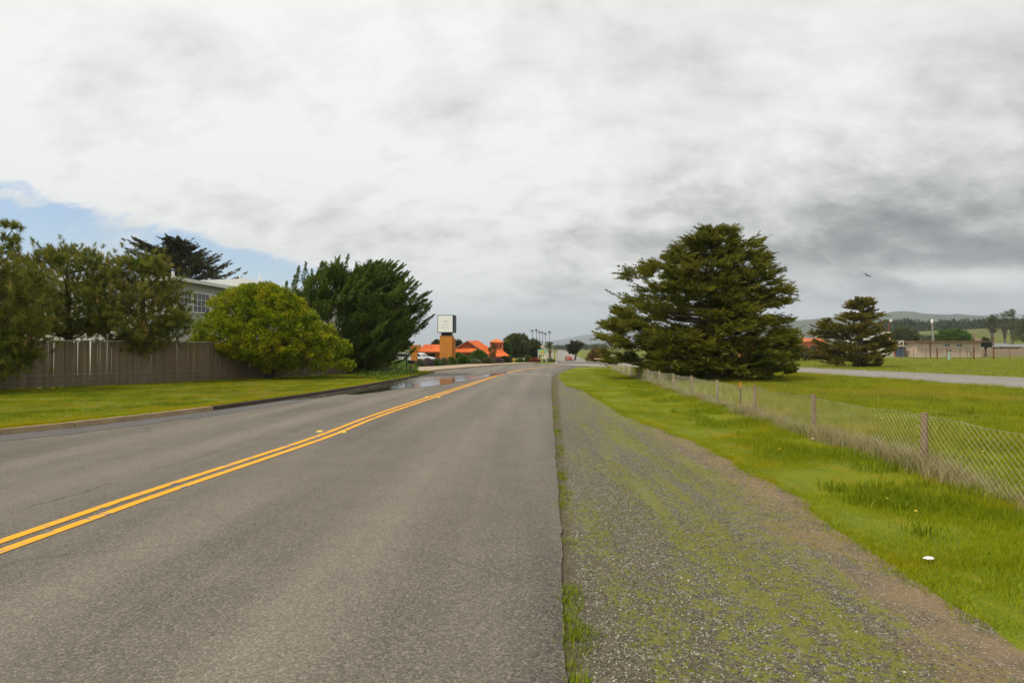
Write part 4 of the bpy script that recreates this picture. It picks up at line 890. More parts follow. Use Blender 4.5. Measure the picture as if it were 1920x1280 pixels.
# shrubs of the bed: (label, px centre, base py, width px, height px, material)
bedY = lambda py: G(900, py).y
shr = [('pale green grassy clump at the left end of the flower bed', 788, 689, 22, 12, 'leaf_sage'), ('purple-brown lavender clump left in the flower bed', 803, 688.5, 20, 13, 'leaf_purple'),
       ('dark green clump in front of the pylon column, left side', 817, 688, 20, 12, 'leaf_green'), ('sage green clump in front of the pylon column', 833, 687.5, 18, 14, 'leaf_sage'),
       ('bright pale green clump under the right edge of the pylon', 846, 686.5, 18, 14, 'leaf_green'), ('thin lavender heads behind the clumps at the pylon foot', 828, 684, 44, 9, 'leaf_purple'),
       ('dense dark green rounded shrub right of the pylon', 869, 684.5, 25, 17, 'leaf_green'), ('small green shrub behind the dark rounded one', 859, 681, 16, 20, 'leaf_green'),
       ('clipped light-topped hedge shrub before the restaurant gable', 898, 680.5, 40, 22, 'leaf_green'), ('grey-green low mound under the hedge shrub', 891, 684.3, 26, 9, 'leaf_sage'),
       ('low olive clump beside the grey-green mound', 914, 683.8, 24, 11, 'leaf_olive'), ('purple flowering mound below the tower', 934, 683, 20, 10, 'leaf_purple'),
       ('dark spreading shrub right of the purple mound', 948, 682, 24, 13, 'leaf_dark'), ('green clump behind the yellow planter', 976, 681, 16, 8, 'leaf_green'),
       ('yellow-green spiky clump before the tan-roofed building', 990, 680.6, 16, 13, 'leaf_green'), ('red-brown bushes near the kerb end', 1003, 680.8, 24, 8, 'leaf_red'), ('dark low hedge at the foot of the palm', 1030, 678.6, 26, 6, 'leaf_olive')]
for lab, xc, by, w, h, m in shr:
    Yb = G(xc, by).y; leafy('shrub', lab, [(by - h, xc - w * .2, xc + w * .2), (by - h * .8, xc - w * .4, xc + w * .4), (by - h * .4, xc - w * .52, xc + w * .52), (by, xc - w * .45, xc + w * .45)], xc, Yb + 1.0, m, clusters=int(30 + w * h * .22), per=36, cr=.28, L=.15, Wd=.075, stems=0, cat='shrub', depth=.6, up=.6, group='shrubs of the flower bed before the restaurant')
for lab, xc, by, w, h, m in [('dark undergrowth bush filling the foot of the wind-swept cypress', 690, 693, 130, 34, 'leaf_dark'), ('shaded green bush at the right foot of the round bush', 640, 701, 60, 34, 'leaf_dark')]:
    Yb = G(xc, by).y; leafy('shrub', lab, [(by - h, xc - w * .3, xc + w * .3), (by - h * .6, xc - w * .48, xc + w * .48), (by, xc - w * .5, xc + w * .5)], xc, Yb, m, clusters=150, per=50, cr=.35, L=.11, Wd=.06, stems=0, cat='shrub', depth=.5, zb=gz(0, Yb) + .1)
# garden bed soil
sheet('garden_bed', [tuple(p) for p in reversed(walk_top)][::-1] + [(X_at(783, 84), 84 - 5), (X_at(1005, 79.5), 79.5)][:0] + [tuple(G(770, 683).xy), tuple(G(900, 680.5).xy), tuple(G(1005, 680.15).xy)], .010, M['soil'])

# ------------------------------------------------------------------ small signs, palms and poles at the junction
Yq = 86.0; kq = Yq / FPX; zq = gz(4, 86)
t = thing('teal_sign', 'white and teal roadside sign with a yellow sun on two posts', 'sign', (X_at(1017, Yq), Yq, zq))
z1 = Z_at(660, Yq) - zq
bb = MB(); bb.box((0, 0, z1), (15.5 * kq, .12, 10.5 * kq)); bb.build('panel', M['teal'], t)
bb = MB(); bb.extr([(-7.8 * kq, -5.2 * kq), (7.8 * kq, -5.2 * kq), (7.8 * kq, -2.2 * kq), (-7.8 * kq, -2.2 * kq)], (1, 0, 0), (0, 0, 1), (0, -.075, z1), (0, .01, 0)); bb.build('lower_band', M['cream'], t)
bb = MB(); bb.extr([(4.2 * kq * math.cos(a), 2.6 * kq * math.sin(a)) for a in [i * PI / 8 for i in range(16)]], (1, 0, 0), (0, 0, 1), (0, -.10, z1 + .7 * kq), (0, .03, 0)); bb.build('sun_disc', M['yellow_plain'], t)
bb = MB()
for q in (-7.9, 7.9): bb.box((q * kq, 0, z1 * .55), (.09, .09, z1 * 1.55 - 1.0 + .6))
bb.build('post', M['white'], t)
t = thing('round_sign', 'small round cream sign on a pole above the teal sign', 'sign', (X_at(1017, 92), 92, gz(4, 92))); z1 = Z_at(650, 92) - gz(4, 92)
bb = MB(); bb.extr([(.28 * math.cos(i * PI / 6), .28 * math.sin(i * PI / 6)) for i in range(12)], (1, 0, 0), (0, 0, 1), (0, -.05, z1), (0, .06, 0)); bb.build('disc', M['cream'], t); bb = MB(); bb.tube((0, 0, 0), (0, 0, z1), .05, .05, 6); bb.build('pole', M['galv'], t)
t = thing('speed_sign', 'small white rectangular sign below the teal sign', 'sign', G(1018, 681)); bb = MB(); bb.box((0, 0, .78), (.34, .03, .16)); bb.build('panel', M['white'], t); bb = MB(); bb.tube((0, .03, 0), (0, .03, .78), .02, .02, 6); bb.build('pole', M['galv'], t)
t = thing('white_pole', 'white sign pole with pinkish base at the junction corner', 'pole', G(1043, 680.3)); bb = MB(); bb.tube((0, 0, 0), (0, 0, 1.35), .05, .05, 8); bb.build('shaft', M['white'], t); bb = MB(); bb.box((.09, .03, .62), (.06, .04, 1.3)); bb.build('stripe_board', M['dark_steel'], t)
t = thing('yellow_planter', 'yellow goblet-shaped planter by the pavement before the restaurant', 'planter', G(963.5, 681.2)); bb = MB(); bb.tube((0, 0, 0), (0, 0, .25), .13, .16, 10); bb.tube((0, 0, .25), (0, 0, .62), .18, .34, 10); bb.build('bowl', M['yellow_plain'], t, True); bb = MB(); bb.tube((0, 0, .56), (0, 0, .66), .36, .36, 10); bb.build('rim', M['yellow_plain'], t)
t = thing('low_wall', 'short cream garden wall right of the yellow planter', 'wall', G(977, 680.8)); bb = MB(); bb.box((0, .3, .3), (1.0, .2, .62)); bb.build('wall_block', M['cream'], t); bb = MB(); bb.box((0, .3, .63), (1.08, .28, .06)); bb.build('coping', M['white'], t)
a = G(1046, 680.2); b_ = at(1051, 676, 104)
bb = MB(); bb.prism([(a.x, a.y), (a.x + .35, a.y), (9.6, 112), (9.0, 112)], lambda x, y: gz(x, y) - .1, lambda x, y: gz(x, y) + .15); o = bb.build('pink_kerb', M['pink']); props(o, 'raised pinkish kerb island between the side street and the highway', 'kerb')
def palm(label, px, ytop, Y, r=2.0, group=None, m='leaf_dark', base=None, fr=26, tr=.22):
    x = X_at(px, Y); zb = gz(x, Y) if base is None else base; H = Z_at(ytop, Y) - zb; t = thing('palm_tree', label, 'palm tree', (x, Y, zb), 0, group)
    bb = MB(); bb.path([(0, 0, -.2), (.02 * H, 0, H * .5), (0, 0, H)], [tr * 1.3, tr, tr * .8], 8); bb.build('trunk', M['bark'], t, True)
    Cn = []; D = []; Ls_ = []
    for i in range(fr):
        az = random.uniform(0, 2 * PI); el = random.uniform(-.9, 1.2); d = Vector((math.cos(az) * math.cos(el), math.sin(az) * math.cos(el), math.sin(el)))
        for k in range(14):
            f = k / 13; p = Vector((0, 0, H)) + d * r * f + Vector((0, 0, -.35 * r * f * f)); Cn.append(p); sd2 = d.orthogonal(); sd2.rotate(Matrix.Rotation(random.uniform(0, 2 * PI), 3, d)); D.append((d * .8 + sd2 * .8).normalized()); Ls_.append(r * .34 * (1 - .5 * f))
    link('fronds', leaf_mesh('fronds', np.array(Cn), np.array(D), np.array(Ls_), r * .07, M[m], RNG.random(len(Cn))), t); return t
far_p = [(998, 619, 'first from the left'), (1005.5, 617.5, 'second from the left and tallest'), (1011, 621.5, 'third from the left'), (1016.5, 622.5, 'fourth from the left'), (1022.5, 624.5, 'fifth from the left and shortest'), (1030, 621.5, 'standing apart at the right end')]
for px, py, w in far_p: palm('tall thin far palm, %s of the row of six' % w, px, py + 1, 640, 2.2, 'six tall palms on the skyline', base=-3, tr=.3, fr=40)
palm('short thick palm behind the teal sign at the junction', 1030.5, 647, 98, 1.05, m='leaf_olive', fr=60, tr=.20)
# cypress right of the far road, brown hump bush, guard rail, trees along
cypress('wind_bent_tree', 'dark tree leaning right beside the far stretch of highway', [(642.5, 1084, 1093), (646, 1074, 1096), (650, 1066, 1092), (654, 1063, 1087), (658, 1062, 1082), (661, 1064, 1078)], 1077, 152, n_br=30, K=8, leaves=14, L=.45, Wd=.18, m='cyp_far', lift=.6, bias=(.7, 0, .4), spray=1.1, fill=60, fs=1.2, fper=22, trunk_r=.25, flat=.6, limbs=10, lean=1.2)
leafy('hump_bush', 'rounded brown bush arching at the roadside left of the big cypress', [(656, 1110, 1135), (661, 1104, 1145), (668, 1098, 1150), (675, 1097, 1150)], 1122, 84, 'leaf_brown', clusters=180, per=50, cr=.4, L=.18, Wd=.1, stems=0, cat='bush', depth=.4)
t = thing('guard_rail', 'pale guard rail on short posts along the highway left of the big cypress', 'guard rail'); bb = MB(); pts = [at(1106, 677.0, 88), at(1122, 678.3, 80), at(1150, 679, 76)]
bb.path([(p.x, p.y, gz(p.x, p.y) + .55) for p in pts], [.12] * 3, 4); bb.build('rail', M['roof_tan'], t)
for i in range(7):
    p = pts[0].lerp(pts[2], i / 6); bb = MB(); bb.box((0, 0, .25), (.14, .14, .6)); bb.build('post', M['post'], t, False, (p.x, p.y, gz(p.x, p.y)))
# embankment beside the far road
def mound(name, pts, H, wid, m, n=14):
    v = []; f = []; k = 9
    for i, (x, y) in enumerate(pts):
        for j in range(k):
            s = j / (k - 1) * 2 - 1; v.append((x + s * wid, y, gz(x, y) - .3 + H[i] * max(0, math.cos(s * PI / 2)) ** 1.3))
    for i in range(len(pts) - 1):
        for j in range(k - 1): f.append((i * k + j, i * k + j + 1, (i + 1) * k + j + 1, (i + 1) * k + j))
    bb = MB(); bb.add(v, f); return struct(bb.build(name, m, None, True))
mound('embankment', [(22, 96), (24, 110), (27, 130), (34, 170), (44, 230), (60, 320)], [.2, 1.0, 1.3, 1.6, 1.6, .4], 7, M['hill_near'])
# cars
def car(label, loc, rz, m, Lc=4.3, Wc=1.75, Hc=1.42):
    t = thing('car', label, 'car', loc, rz); h = Hc; x0 = -Lc / 2
    lower = [(0, .25), (.05, .62), (.25, .78), (1.15, .92), (3.6, .95), (4.2, .85), (4.3, .5), (4.25, .25)]
    bb = MB(); w0 = Wc / 2; prof = [(a * Lc / 4.3 + x0, b_) for a, b_ in lower]; bb.extr(prof, (1, 0, 0), (0, 0, 1), (0, -w0, 0), (0, Wc, 0)); cab = [(1.1, .9), (1.75, h - .06), (2.1, h), (3.1, h), (3.45, h - .08), (3.95, .9)]
    w1 = w0 - .14; bb.extr([(a * Lc / 4.3 + x0, b_) for a, b_ in cab], (1, 0, 0), (0, 0, 1), (0, -w1, 0), (0, 2 * w1, 0)); bb.build('body', m, t)
    for sg in (-1, 1):
        bb = MB(); bb.extr([(1.45 + x0, .93), (1.85 + x0, h - .1), (3.3 + x0, h - .1), (3.7 + x0, .93)], (1, 0, 0), (0, 0, 1), (0, sg * (w1 + .008) - .006, 0), (0, .012, 0)); bb.build('window', M['glass'], t)
        for q in (.85, 3.45):
            bb = MB(); bb.tube((q + x0, sg * (w0 - .2), .31), (q + x0, sg * (w0 + .01), .31), .31, .31, 14); wl = bb.build('wheel', M['rubber'], t); bb = MB(); bb.tube((q + x0, sg * (w0 + .012), .31), (q + x0, sg * (w0 + .02), .31), .18, .18, 10); bb.build('rim', M['galv'], wl)
    def pane(p, q, rr_, s_):
        bb = MB(); bb.add([p, q, rr_, s_], [(0, 1, 2, 3)]); return bb
    pane((1.16 + x0, -w1 + .06, .97), (1.16 + x0, w1 - .06, .97), (1.70 + x0 - .02, w1 - .1, h - .12), (1.70 + x0 - .02, -w1 + .1, h - .12)).build('windscreen', M['glass'], t)
    pane((3.93 + x0, w1 - .06, .97), (3.93 + x0, -w1 + .06, .97), (3.52 + x0, -w1 + .1, h - .14), (3.52 + x0, w1 - .1, h - .14)).build('rear_window', M['glass'], t)
    for sg in (-.62, .62): bb = MB(); bb.box((x0 + .10, sg, .64), (.14, .3, .13)); bb.build('headlight', M['white'], t); bb = MB(); bb.box((-x0 - .03, sg, .72), (.08, .28, .12)); bb.build('tail_light', M['red_paint'], t)
    return t
p = Vector((X_at(1066.5, 146), 146, 0)); car('red car driving towards the camera on the far stretch of highway', (p.x, p.y, gz(p.x, p.y) + .1), PI / 2 + .06, M['car_red'], 3.6, 1.4, 1.2)
car('white car parked beside the restaurant wing, seen past the orange pillar', (X_at(786, 76), 76, gz(0, 76)), PI - .35, M['car_white'])
car('white car parked under the dark cypress, mostly hidden by the orange pillar', (X_at(762, 72), 72, gz(0, 72)), PI - .3, M['car_white'])

# ------------------------------------------------------------------ buildings and poles far right
Yb = 125.0; kb = Yb / FPX; zbb = gz(100, 125)
def bx_(px): return X_at(px, Yb)
def bz_(py): return Z_at(py, Yb) - zbb
t = thing('beige_building', 'long low beige block building with a thin flat roof and two small windows', 'building', (bx_(1776), Yb, zbb))
ox = bx_(1776)
bb = MB(); box_wall(bb, bx_(1718) - ox, bx_(1839) - ox, 0, 9, -.3, bz_(641)); bb.build('wall', M['beige'], t)
bb = MB(); box_wall(bb, bx_(1712) - ox, bx_(1850) - ox, -1, 10, bz_(641), bz_(639)); bb.build('roof', M['fascia'], t)
bb = MB(); box_wall(bb, bx_(1743) - ox, bx_(1745) - ox, -.06, 0, -.2, bz_(641.5)); bb.build('downpipe', M['fascia'], t)
for q in (1771, 1794):
    bb = MB(); box_wall(bb, bx_(q) - ox, bx_(q + 9) - ox, -.05, 0, bz_(650), bz_(644.5)); w = bb.build('window', M['white'], t)
    for s_ in (0, 4.8): bb = MB(); box_wall(bb, bx_(q + s_ + .3) - ox, bx_(q + s_ + 3.9) - ox, -.09, -.05, bz_(649.6), bz_(645)); bb.build('pane', M['glass'], w)
t = thing('workshop', 'cream workshop with a blue roller door left of the beige building', 'building', (bx_(1685), Yb + 3, zbb)); ox = bx_(1685)
bb = MB(); box_wall(bb, bx_(1655) - ox, bx_(1713) - ox, 0, 8, -.3, bz_(638)); bb.build('wall', M['cream'], t)
bb = MB(); box_wall(bb, bx_(1690) - ox, bx_(1704) - ox, -.15, 0, bz_(646), bz_(641)); bb.build('sign_board', M['white'], t)
bb = MB(); box_wall(bb, bx_(1697) - ox, bx_(1711) - ox, -.1, 0, 0, bz_(651)); bb.build('roller_door', M['blue_door'], t)
bb = MB(); box_wall(bb, bx_(1683) - ox, bx_(1712) - ox, -1.3, 0, bz_(649.5), bz_(648)); bb.build('awning', M['cream'], t)
bb = MB(); box_wall(bb, bx_(1694.5) - ox, bx_(1696) - ox, -.13, 0, 0, bz_(650)); bb.build('red_trim', M['red_paint'], t)
bb = MB(); box_wall(bb, bx_(1706) - ox, bx_(1709) - ox, -.1, 0, bz_(646.5), bz_(640.5)); bb.build('window', M['glass'], t)
t = thing('white_building', 'white storage building behind the right edge of the mid-sized cypress', 'building', (X_at(1650, 150), 150, zbb)); kk = 150 / FPX
bb = MB(); box_wall(bb, -6, 2.1, 0, 8, -.2, Z_at(624, 150) + 1); bb.build('wall', M['white'], t)
bb = MB()
for q in (629, 634): box_wall(bb, -6, 2.12, -.05, 0, Z_at(q, 150) + .8, Z_at(q, 150) + 1.05)
bb.build('siding_gap', M['roof_grey'], t)
for k_, (xa, xb, yt, ye, lab) in enumerate([(1855, 1880, 645, 650, 'small house with a pale grey roof left of the bare-trunked trees'), (1876, 1912, 643.5, 650, 'wider grey-roofed house with dark windows at the right'), (1912, 1960, 645, 651, 'grey-roofed house cut by the right edge of the photo'), (1815, 1848, 632, 638, 'white house with a red-brown roof rising behind the beige building')]):
    Yh = 150 + (12 if k_ == 3 else 0); xm = X_at((xa + xb) / 2, Yh); hw = (xb - xa) / 2 * Yh / FPX; t = thing('house', lab, 'house', (xm, Yh, zbb)); ze_ = Z_at(ye, Yh) - zbb; zt__ = Z_at(yt, Yh) - zbb
    bb = MB(); box_wall(bb, -hw, hw, 0, 8, -.2, ze_); bb.build('wall', M['white'] if k_ != 1 else M['cream'], t)
    bb = MB(); bb.add([(-hw - .4, -.5, ze_), (hw + .4, -.5, ze_), (hw + .4, 8.5, ze_), (-hw - .4, 8.5, ze_), (-hw * .8, 4, zt__), (hw * .8, 4, zt__)], [(0, 1, 5, 4), (1, 2, 5), (2, 3, 4, 5), (3, 0, 4), (3, 2, 1, 0)]); bb.build('roof', M['roof_grey'] if k_ != 3 else M['fascia'], t)
    for q in (-.6, -.05, .5): bb = MB(); box_wall(bb, q * hw, q * hw + 1.1, -.05, 0, ze_ - 1.0, ze_ - .25); bb.build('window', M['glass'], t)
# board fence, and wire security fence before it
t = thing('board_fence', 'tan board fence running behind the dark posts at the far right', 'fence', (X_at(1845, 140), 140, gz(120, 140))); nb = 120; bm_ = MB(); bm_.box((0, 0, .85), (.155, .03, 1.9)); me_ = bm_.mesh('board', M['board'])
for i in range(nb): link('board', me_, t, (i * .162 * 1.1 - 1, random.uniform(-.01, .01), random.uniform(-.03, .03) - .05))
t = thing('security_fence', 'far wire fence on dark posts in front of the beige building', 'fence')
pxs = [1688, 1713, 1736, 1745, 1757, 1775, 1800, 1813, 1845, 1862, 1893, 1925, 1950, 1980]; Yf_ = 108
for q in pxs:
    x = X_at(q, Yf_); bb = MB(); rr_ = .12 if q == 1757 else .045; bb.tube((0, 0, -.2), (0, 0, 2.0), rr_, rr_, 6); bb.build('post', M['rust'] if q % 2 else M['dark_steel'], t, False, (x, Yf_, gz(x, Yf_)))
bb = MB()
for zz in (.15, .8, 1.35, 1.9): bb.tube((X_at(1688, Yf_), Yf_, gz(80, Yf_) + zz), (X_at(1980, Yf_), Yf_, gz(80, Yf_) + zz), .028, .028, 4)
bb.build('rail_wire', M['rust'], t)
bb = MB(); bb.tube((X_at(1816, Yf_), Yf_, -.7), (X_at(1826, Yf_), Yf_, .9), .05, .05, 4); bb.tube((X_at(1816, Yf_), Yf_, .9), (X_at(1826, Yf_), Yf_, -.7), .05, .05, 4); bb.build('cross_brace', M['dark_steel'], t)
for q, yt, lab in ((1826, 625, 'tall thin rusty pole in front of the right end of the beige building'), (1863, 631, 'thin rusty pole right of the beige building')):
    x = X_at(q, 104); z0 = gz(x, 104); t = thing('pole', lab, 'pole', (x, 104, z0)); bb = MB(); bb.tube((0, 0, 0), (0, 0, Z_at(yt, 104) - z0), .08, .05, 6); bb.build('shaft', M['rust'], t); bb = MB(); bb.tube((0, 0, 0), (0, 0, 2.2), .12, .12, 6); bb.build('sleeve', M['rust'], t)
x = X_at(1779.5, 100); t = thing('standpipe', 'pale green standpipe with a dark cap by the security fence', 'standpipe', (x, 100, gz(x, 100))); bb = MB(); bb.tube((0, 0, 0), (0, 0, .55), .30, .26, 10); bb.tube((0, 0, .5), (0, 0, 1.5), .17, .15, 10); bb.build('body', M['green_paint'], t); bb = MB(); bb.box((.1, 0, 1.6), (.6, .3, .16)); bb.build('cap', M['dark_steel'], t)
x = X_at(1667, 130); z0 = gz(x, 130); t = thing('striped_mast', 'mast with red and white bands below and a white globe lamp at its top', 'mast', (x, 130, z0)); zc0, zc1 = Z_at(641, 130) - z0, Z_at(622, 130) - z0
bb = MB(); bb.tube((0, 0, 0), (0, 0, zc0), .2, .2, 8); bb.tube((0, 0, zc1), (0, 0, Z_at(603, 130) - z0), .2, .16, 8); bb.build('pole', M['rust'], t)
for i in range(6): bb = MB(); bb.tube((0, 0, zc0 + (zc1 - zc0) * i / 6), (0, 0, zc0 + (zc1 - zc0) * (i + 1) / 6), .27, .27, 8); bb.build('band', M['white'] if i % 2 else M['red_paint'], t)
bb = MB(); bb.sphere((.5, 0, Z_at(601, 130) - z0), .27); bb.tube((0, 0, Z_at(603.5, 130) - z0), (.5, 0, Z_at(602, 130) - z0), .05, .05, 5); bb.build('lamp', M['white'], t)
x = X_at(1752, 132); z0 = gz(x, 132); t = thing('lamp_pole', 'slightly leaning grey pole with a round white lamp behind the beige roof', 'street lamp', (x, 132, z0)); H_ = Z_at(601, 132) - z0
bb = MB(); bb.tube((0, 0, 0), (-.5, 0, H_ - .3), .22, .15, 8); bb.build('pole', M['galv'], t); bb = MB(); bb.sphere((-.52, 0, H_), .33); bb.tube((-.5, 0, H_ - .5), (-.52, 0, H_ - .2), .3, .25, 8); bb.build('lamp', M['white'], t)
# orange-roofed buildings glimpsed between the cypresses
for k_, (xa, xb, yt, ye, Yh, lab) in enumerate([(1400, 1478, 634, 642, 135, 'terracotta-roofed building glimpsed through the big cypress'), (1486, 1552, 633.5, 640, 130, 'long terracotta-roofed building between the two right cypresses'), (1492, 1522, 651, 660, 112, 'small bright orange-roofed shed between the two right cypresses')]):
    xm = X_at((xa + xb) / 2, Yh); hw = (xb - xa) / 2 * Yh / FPX; z0 = gz(xm, Yh); t = thing('tiled_building', lab, 'building', (xm, Yh, z0)); ze_ = Z_at(ye, Yh) - z0; zt__ = Z_at(yt, Yh) - z0
    bb = MB(); box_wall(bb, -hw + .3, hw - .3, .5, 6, -.2, ze_); bb.build('wall', M['stucco_red'], t)
    for q in (-.5, .1, .6): bb = MB(); box_wall(bb, q * hw, q * hw + 1.2, .42, .5, ze_ * .25, ze_ * .75); bb.build('window', M['glass'], t)
    roof_slab('roof', (-hw, 0, ze_), (hw, 0, ze_), (hw * .93, 3.2, zt__), (-hw * .93, 3.2, zt__), M['tile'] if k_ == 2 else M['tile_far'], t, .7)
    if k_ == 1:
        for q in (-1.6, -.4): bb = MB(); bb.box((q, 3.2, zt__ + .35), (.25, .25, .9)); bb.build('chimney', M['white'], t)
leafy('hedge', 'dark low hedge below the orange-roofed shed', [(652, 1440, 1510), (660, 1435, 1530), (672, 1435, 1525)], 1480, 90, 'leaf_dark', clusters=170, per=50, cr=.6, L=.3, Wd=.16, stems=0, cat='hedge', depth=.3)
# trees far right
leafy('round_tree', 'brown-green tree clump behind the workshop roof', [(616, 1685, 1702), (620, 1674, 1714), (628, 1672, 1720), (638, 1672, 1718)], 1694, 170, 'leaf_olive', clusters=170, per=44, cr=1.0, L=.5, Wd=.3, stems=1, stem_r=.3)
leafy('round_tree', 'dark domed tree with yellow-green edges behind the beige building', [(620, 1775, 1795), (624, 1762, 1808), (632, 1756, 1816), (640, 1754, 1818)], 1786, 140, 'leaf_green', clusters=170, per=44, cr=.8, L=.4, Wd=.25, stems=1, stem_r=.3)
leafy('round_tree', 'small dark tree at the right end of the beige building', [(635, 1842, 1852), (641, 1840, 1856), (650, 1838, 1857)], 1848, 132, 'leaf_dark', clusters=60, per=40, cr=.5, L=.3, Wd=.2, stems=1, stem_r=.15)
for k_, (rows, xc, Yt, lab) in enumerate([([(592, 1850, 1862), (600, 1846, 1868), (612, 1848, 1870), (622, 1852, 1868)], 1860, 210, 'open-crowned tall tree, left of the group of three'), ([(584, 1876, 1888), (594, 1864, 1898), (606, 1862, 1900), (618, 1868, 1896)], 1884, 205, 'tallest open-crowned tree with a thick bare trunk'), ([(580, 1893, 1899), (596, 1890, 1904), (612, 1888, 1908), (626, 1892, 1906)], 1898, 215, 'thin wispy tall tree, right of the group of three'), ([(592, 1916, 1930), (610, 1908, 1940), (640, 1900, 1950)], 1926, 190, 'dark bushy tree at the right edge of the photo')]):
    leafy('eucalyptus_tree', lab, rows, xc, Yt, 'leaf_olive', clusters=34 if k_ < 3 else 120, per=60, cr=.85, L=.42, Wd=.16, stems=1, stem_r=.38, group='tall open trees at the right', inner=.2)
# ------------------------------------------------------------------ hills and woodland
def ridge(name, pts, Y, depth, m, seed, rough=.05, front=1.0):
    """pts (px, py) skyline at distance Y"""
    n = 90; k = 24; pxs_ = np.linspace(pts[0][0], pts[-1][0], n); pys_ = np.interp(pxs_, [p[0] for p in pts], [p[1] for p in pts]); v = []; f = []
    for i in range(n):
        Hh = Z_at(pys_[i], Y) + 3
        for j in range(k):
            s = j / (k - 1) * 2 - 1; yy = Y + s * depth; x = X_at(pxs_[i], Y) * (1 + s * depth / Y * .6)
            e = max(0, math.cos(s * PI / 2)) ** .9; w = mnoise.fractal(Vector((x / depth * 2.2, yy / depth * 2.2, seed)), .9, 2.1, 5)
            v.append((x, yy, -4 + (Hh + 1) * e * (1 + rough * w * (3 * abs(s) + .35))))
    for i in range(n - 1):
        for j in range(k - 1): f.append((i * k + j, (i + 1) * k + j, (i + 1) * k + j + 1, i * k + j + 1))
    bb = MB(); bb.add(v, f); return struct(bb.build(name, m, None, True))
ridge('hills', [(1300, 625), (1420, 610), (1480, 603), (1540, 600), (1610, 601), (1645, 590), (1672, 585), (1692, 585), (1715, 590), (1760, 593), (1800, 598), (1860, 602), (1920, 604), (2100, 606), (2400, 612)], 2600, 900, M['hill'], 3, .14)
ridge('hills', [(1000, 642), (1040, 639), (1062, 635), (1090, 629), (1110, 626), (1150, 623), (1250, 612), (1400, 600), (1500, 603), (1700, 596), (1900, 590), (2300, 600)], 7500, 2000, M['hill'], 8, .1)
ridge('pasture', [(1400, 646), (1560, 640), (1640, 626), (1740, 620), (1840, 616), (1920, 617), (2300, 614)], 330, 110, M['hill_near'], 5, .05)
def woodland(name, segs, Y0, m, n, per, hh, L):
    Cn = []; 
    for i in range(n):
        px = random.uniform(segs[0][0], segs[-1][0]); Y = Y0 + random.uniform(-30, 60); py = np.interp(px, [s[0] for s in segs], [s[1] for s in segs]) + random.uniform(-1, 2.5)
        top = Z_at(py, Y0); x = X_at(px, Y0) * Y / Y0; h = hh * random.uniform(.6, 1.1)
        for k in range(per):
            f = random.random(); r = (1.3 - f * .9) * 3.2; a = random.uniform(0, 2 * PI); q = r * math.sqrt(random.random()); Cn.append((x + q * math.cos(a), Y + q * math.sin(a), top - h + h * f))
    Cn = np.array(Cn); me = leaf_mesh(name, Cn, norm(RNG.normal(size=Cn.shape) + np.array([0, 0, .5])), L * RNG.uniform(.6, 1.4, len(Cn)), L * .6, M[m], RNG.random(len(Cn)), True)
    o = link(name, me); return stuff(o)
props(woodland('woodland', [(1640, 603), (1700, 601), (1760, 602), (1790, 603), (1840, 599), (1880, 601), (1960, 600), (2060, 598)], 470, 'leaf_dark', 330, 90, 13, 1.8), 'dark band of eucalyptus woodland below the hills on the right', 'woodland')
props(woodland('woodland', [(1560, 633), (1620, 628), (1700, 625), (1760, 632)], 250, 'leaf_dark', 60, 60, 5, 1.0), 'scrubby tree belt behind the mid-sized cypress', 'woodland')
props(woodland('woodland', [(1036, 648), (1060, 647), (1100, 646), (1140, 645)], 560, 'leaf_dark', 70, 50, 5, 1.4), 'low far tree belt at the end of the straight highway', 'woodland')

# ------------------------------------------------------------------ grass
def inpoly(P, poly):
    x, y = P[:, 0], P[:, 1]; ins = np.zeros(len(P), bool); j = len(poly) - 1
    for i in range(len(poly)):
        xi, yi = poly[i]; xj, yj = poly[j]; c = ((yi > y) != (yj > y)) & (x < (xj - xi) * (y - yi) / (yj - yi + 1e-12) + xi); ins ^= c; j = i
    return ins
def fnoise(P, sc, seed): return np.array([mnoise.noise(Vector((p[0] * sc, p[1] * sc, seed))) for p in P])
gzv = lambda P: -.0094 * np.minimum(P[:, 1], 80)
def grass(name, P, per, h, w, m, spread=.05, lean=.35, z=0.0, label=None, hvar=None, segs=1, vbase=None):
    n = len(P); N_ = n * per; B = np.repeat(P, per, 0) + RNG.normal(size=(N_, 2)) * spread; hv = np.repeat(hvar if hvar is not None else np.ones(n), per)
    hh = h * hv * RNG.uniform(.45, 1.2, N_); a = RNG.random(N_) * 2 * PI; la = RNG.random(N_) * 2 * PI; ll = hh * lean * RNG.random(N_) * 1.6
    z0 = gzv(B) + z; d = np.stack([np.cos(a), np.sin(a)], 1) * (w * RNG.uniform(.6, 1.2, N_))[:, None] * .5
    b0 = np.column_stack([B - d, z0 - .01]); b1 = np.column_stack([B + d, z0 - .01]); t1 = np.column_stack([B + np.stack([np.cos(la), np.sin(la)], 1) * ll[:, None], z0 + hh])
    base = vbase if vbase is not None else .5 + .2 * RNG.normal(size=n)
    var = np.clip(np.repeat(base, per) + RNG.normal(size=N_) * .2, 0, 1)
    if segs == 1: V = np.stack([b0, b1, t1], 1).reshape(-1, 3); F = np.arange(N_ * 3).reshape(-1, 3); vv = np.repeat(var, 3)
    else:
        mid = np.column_stack([B + np.stack([np.cos(la), np.sin(la)], 1) * ll[:, None] * .3, z0 + hh * .6]); d3 = np.column_stack([d * .7, np.zeros(N_)])
        V = np.stack([b0, b1, mid + d3, mid - d3, t1], 1).reshape(-1, 3); k = np.arange(N_)[:, None] * 5; F = [np.hstack([k, k + 1, k + 2, k + 3]), np.hstack([k + 3, k + 2, k + 4])]; vv = np.repeat(var, 5)
    o = link(name, np_mesh(name, V, F, M[m], vv)); stuff(o); props(o, label, 'grass'); return o
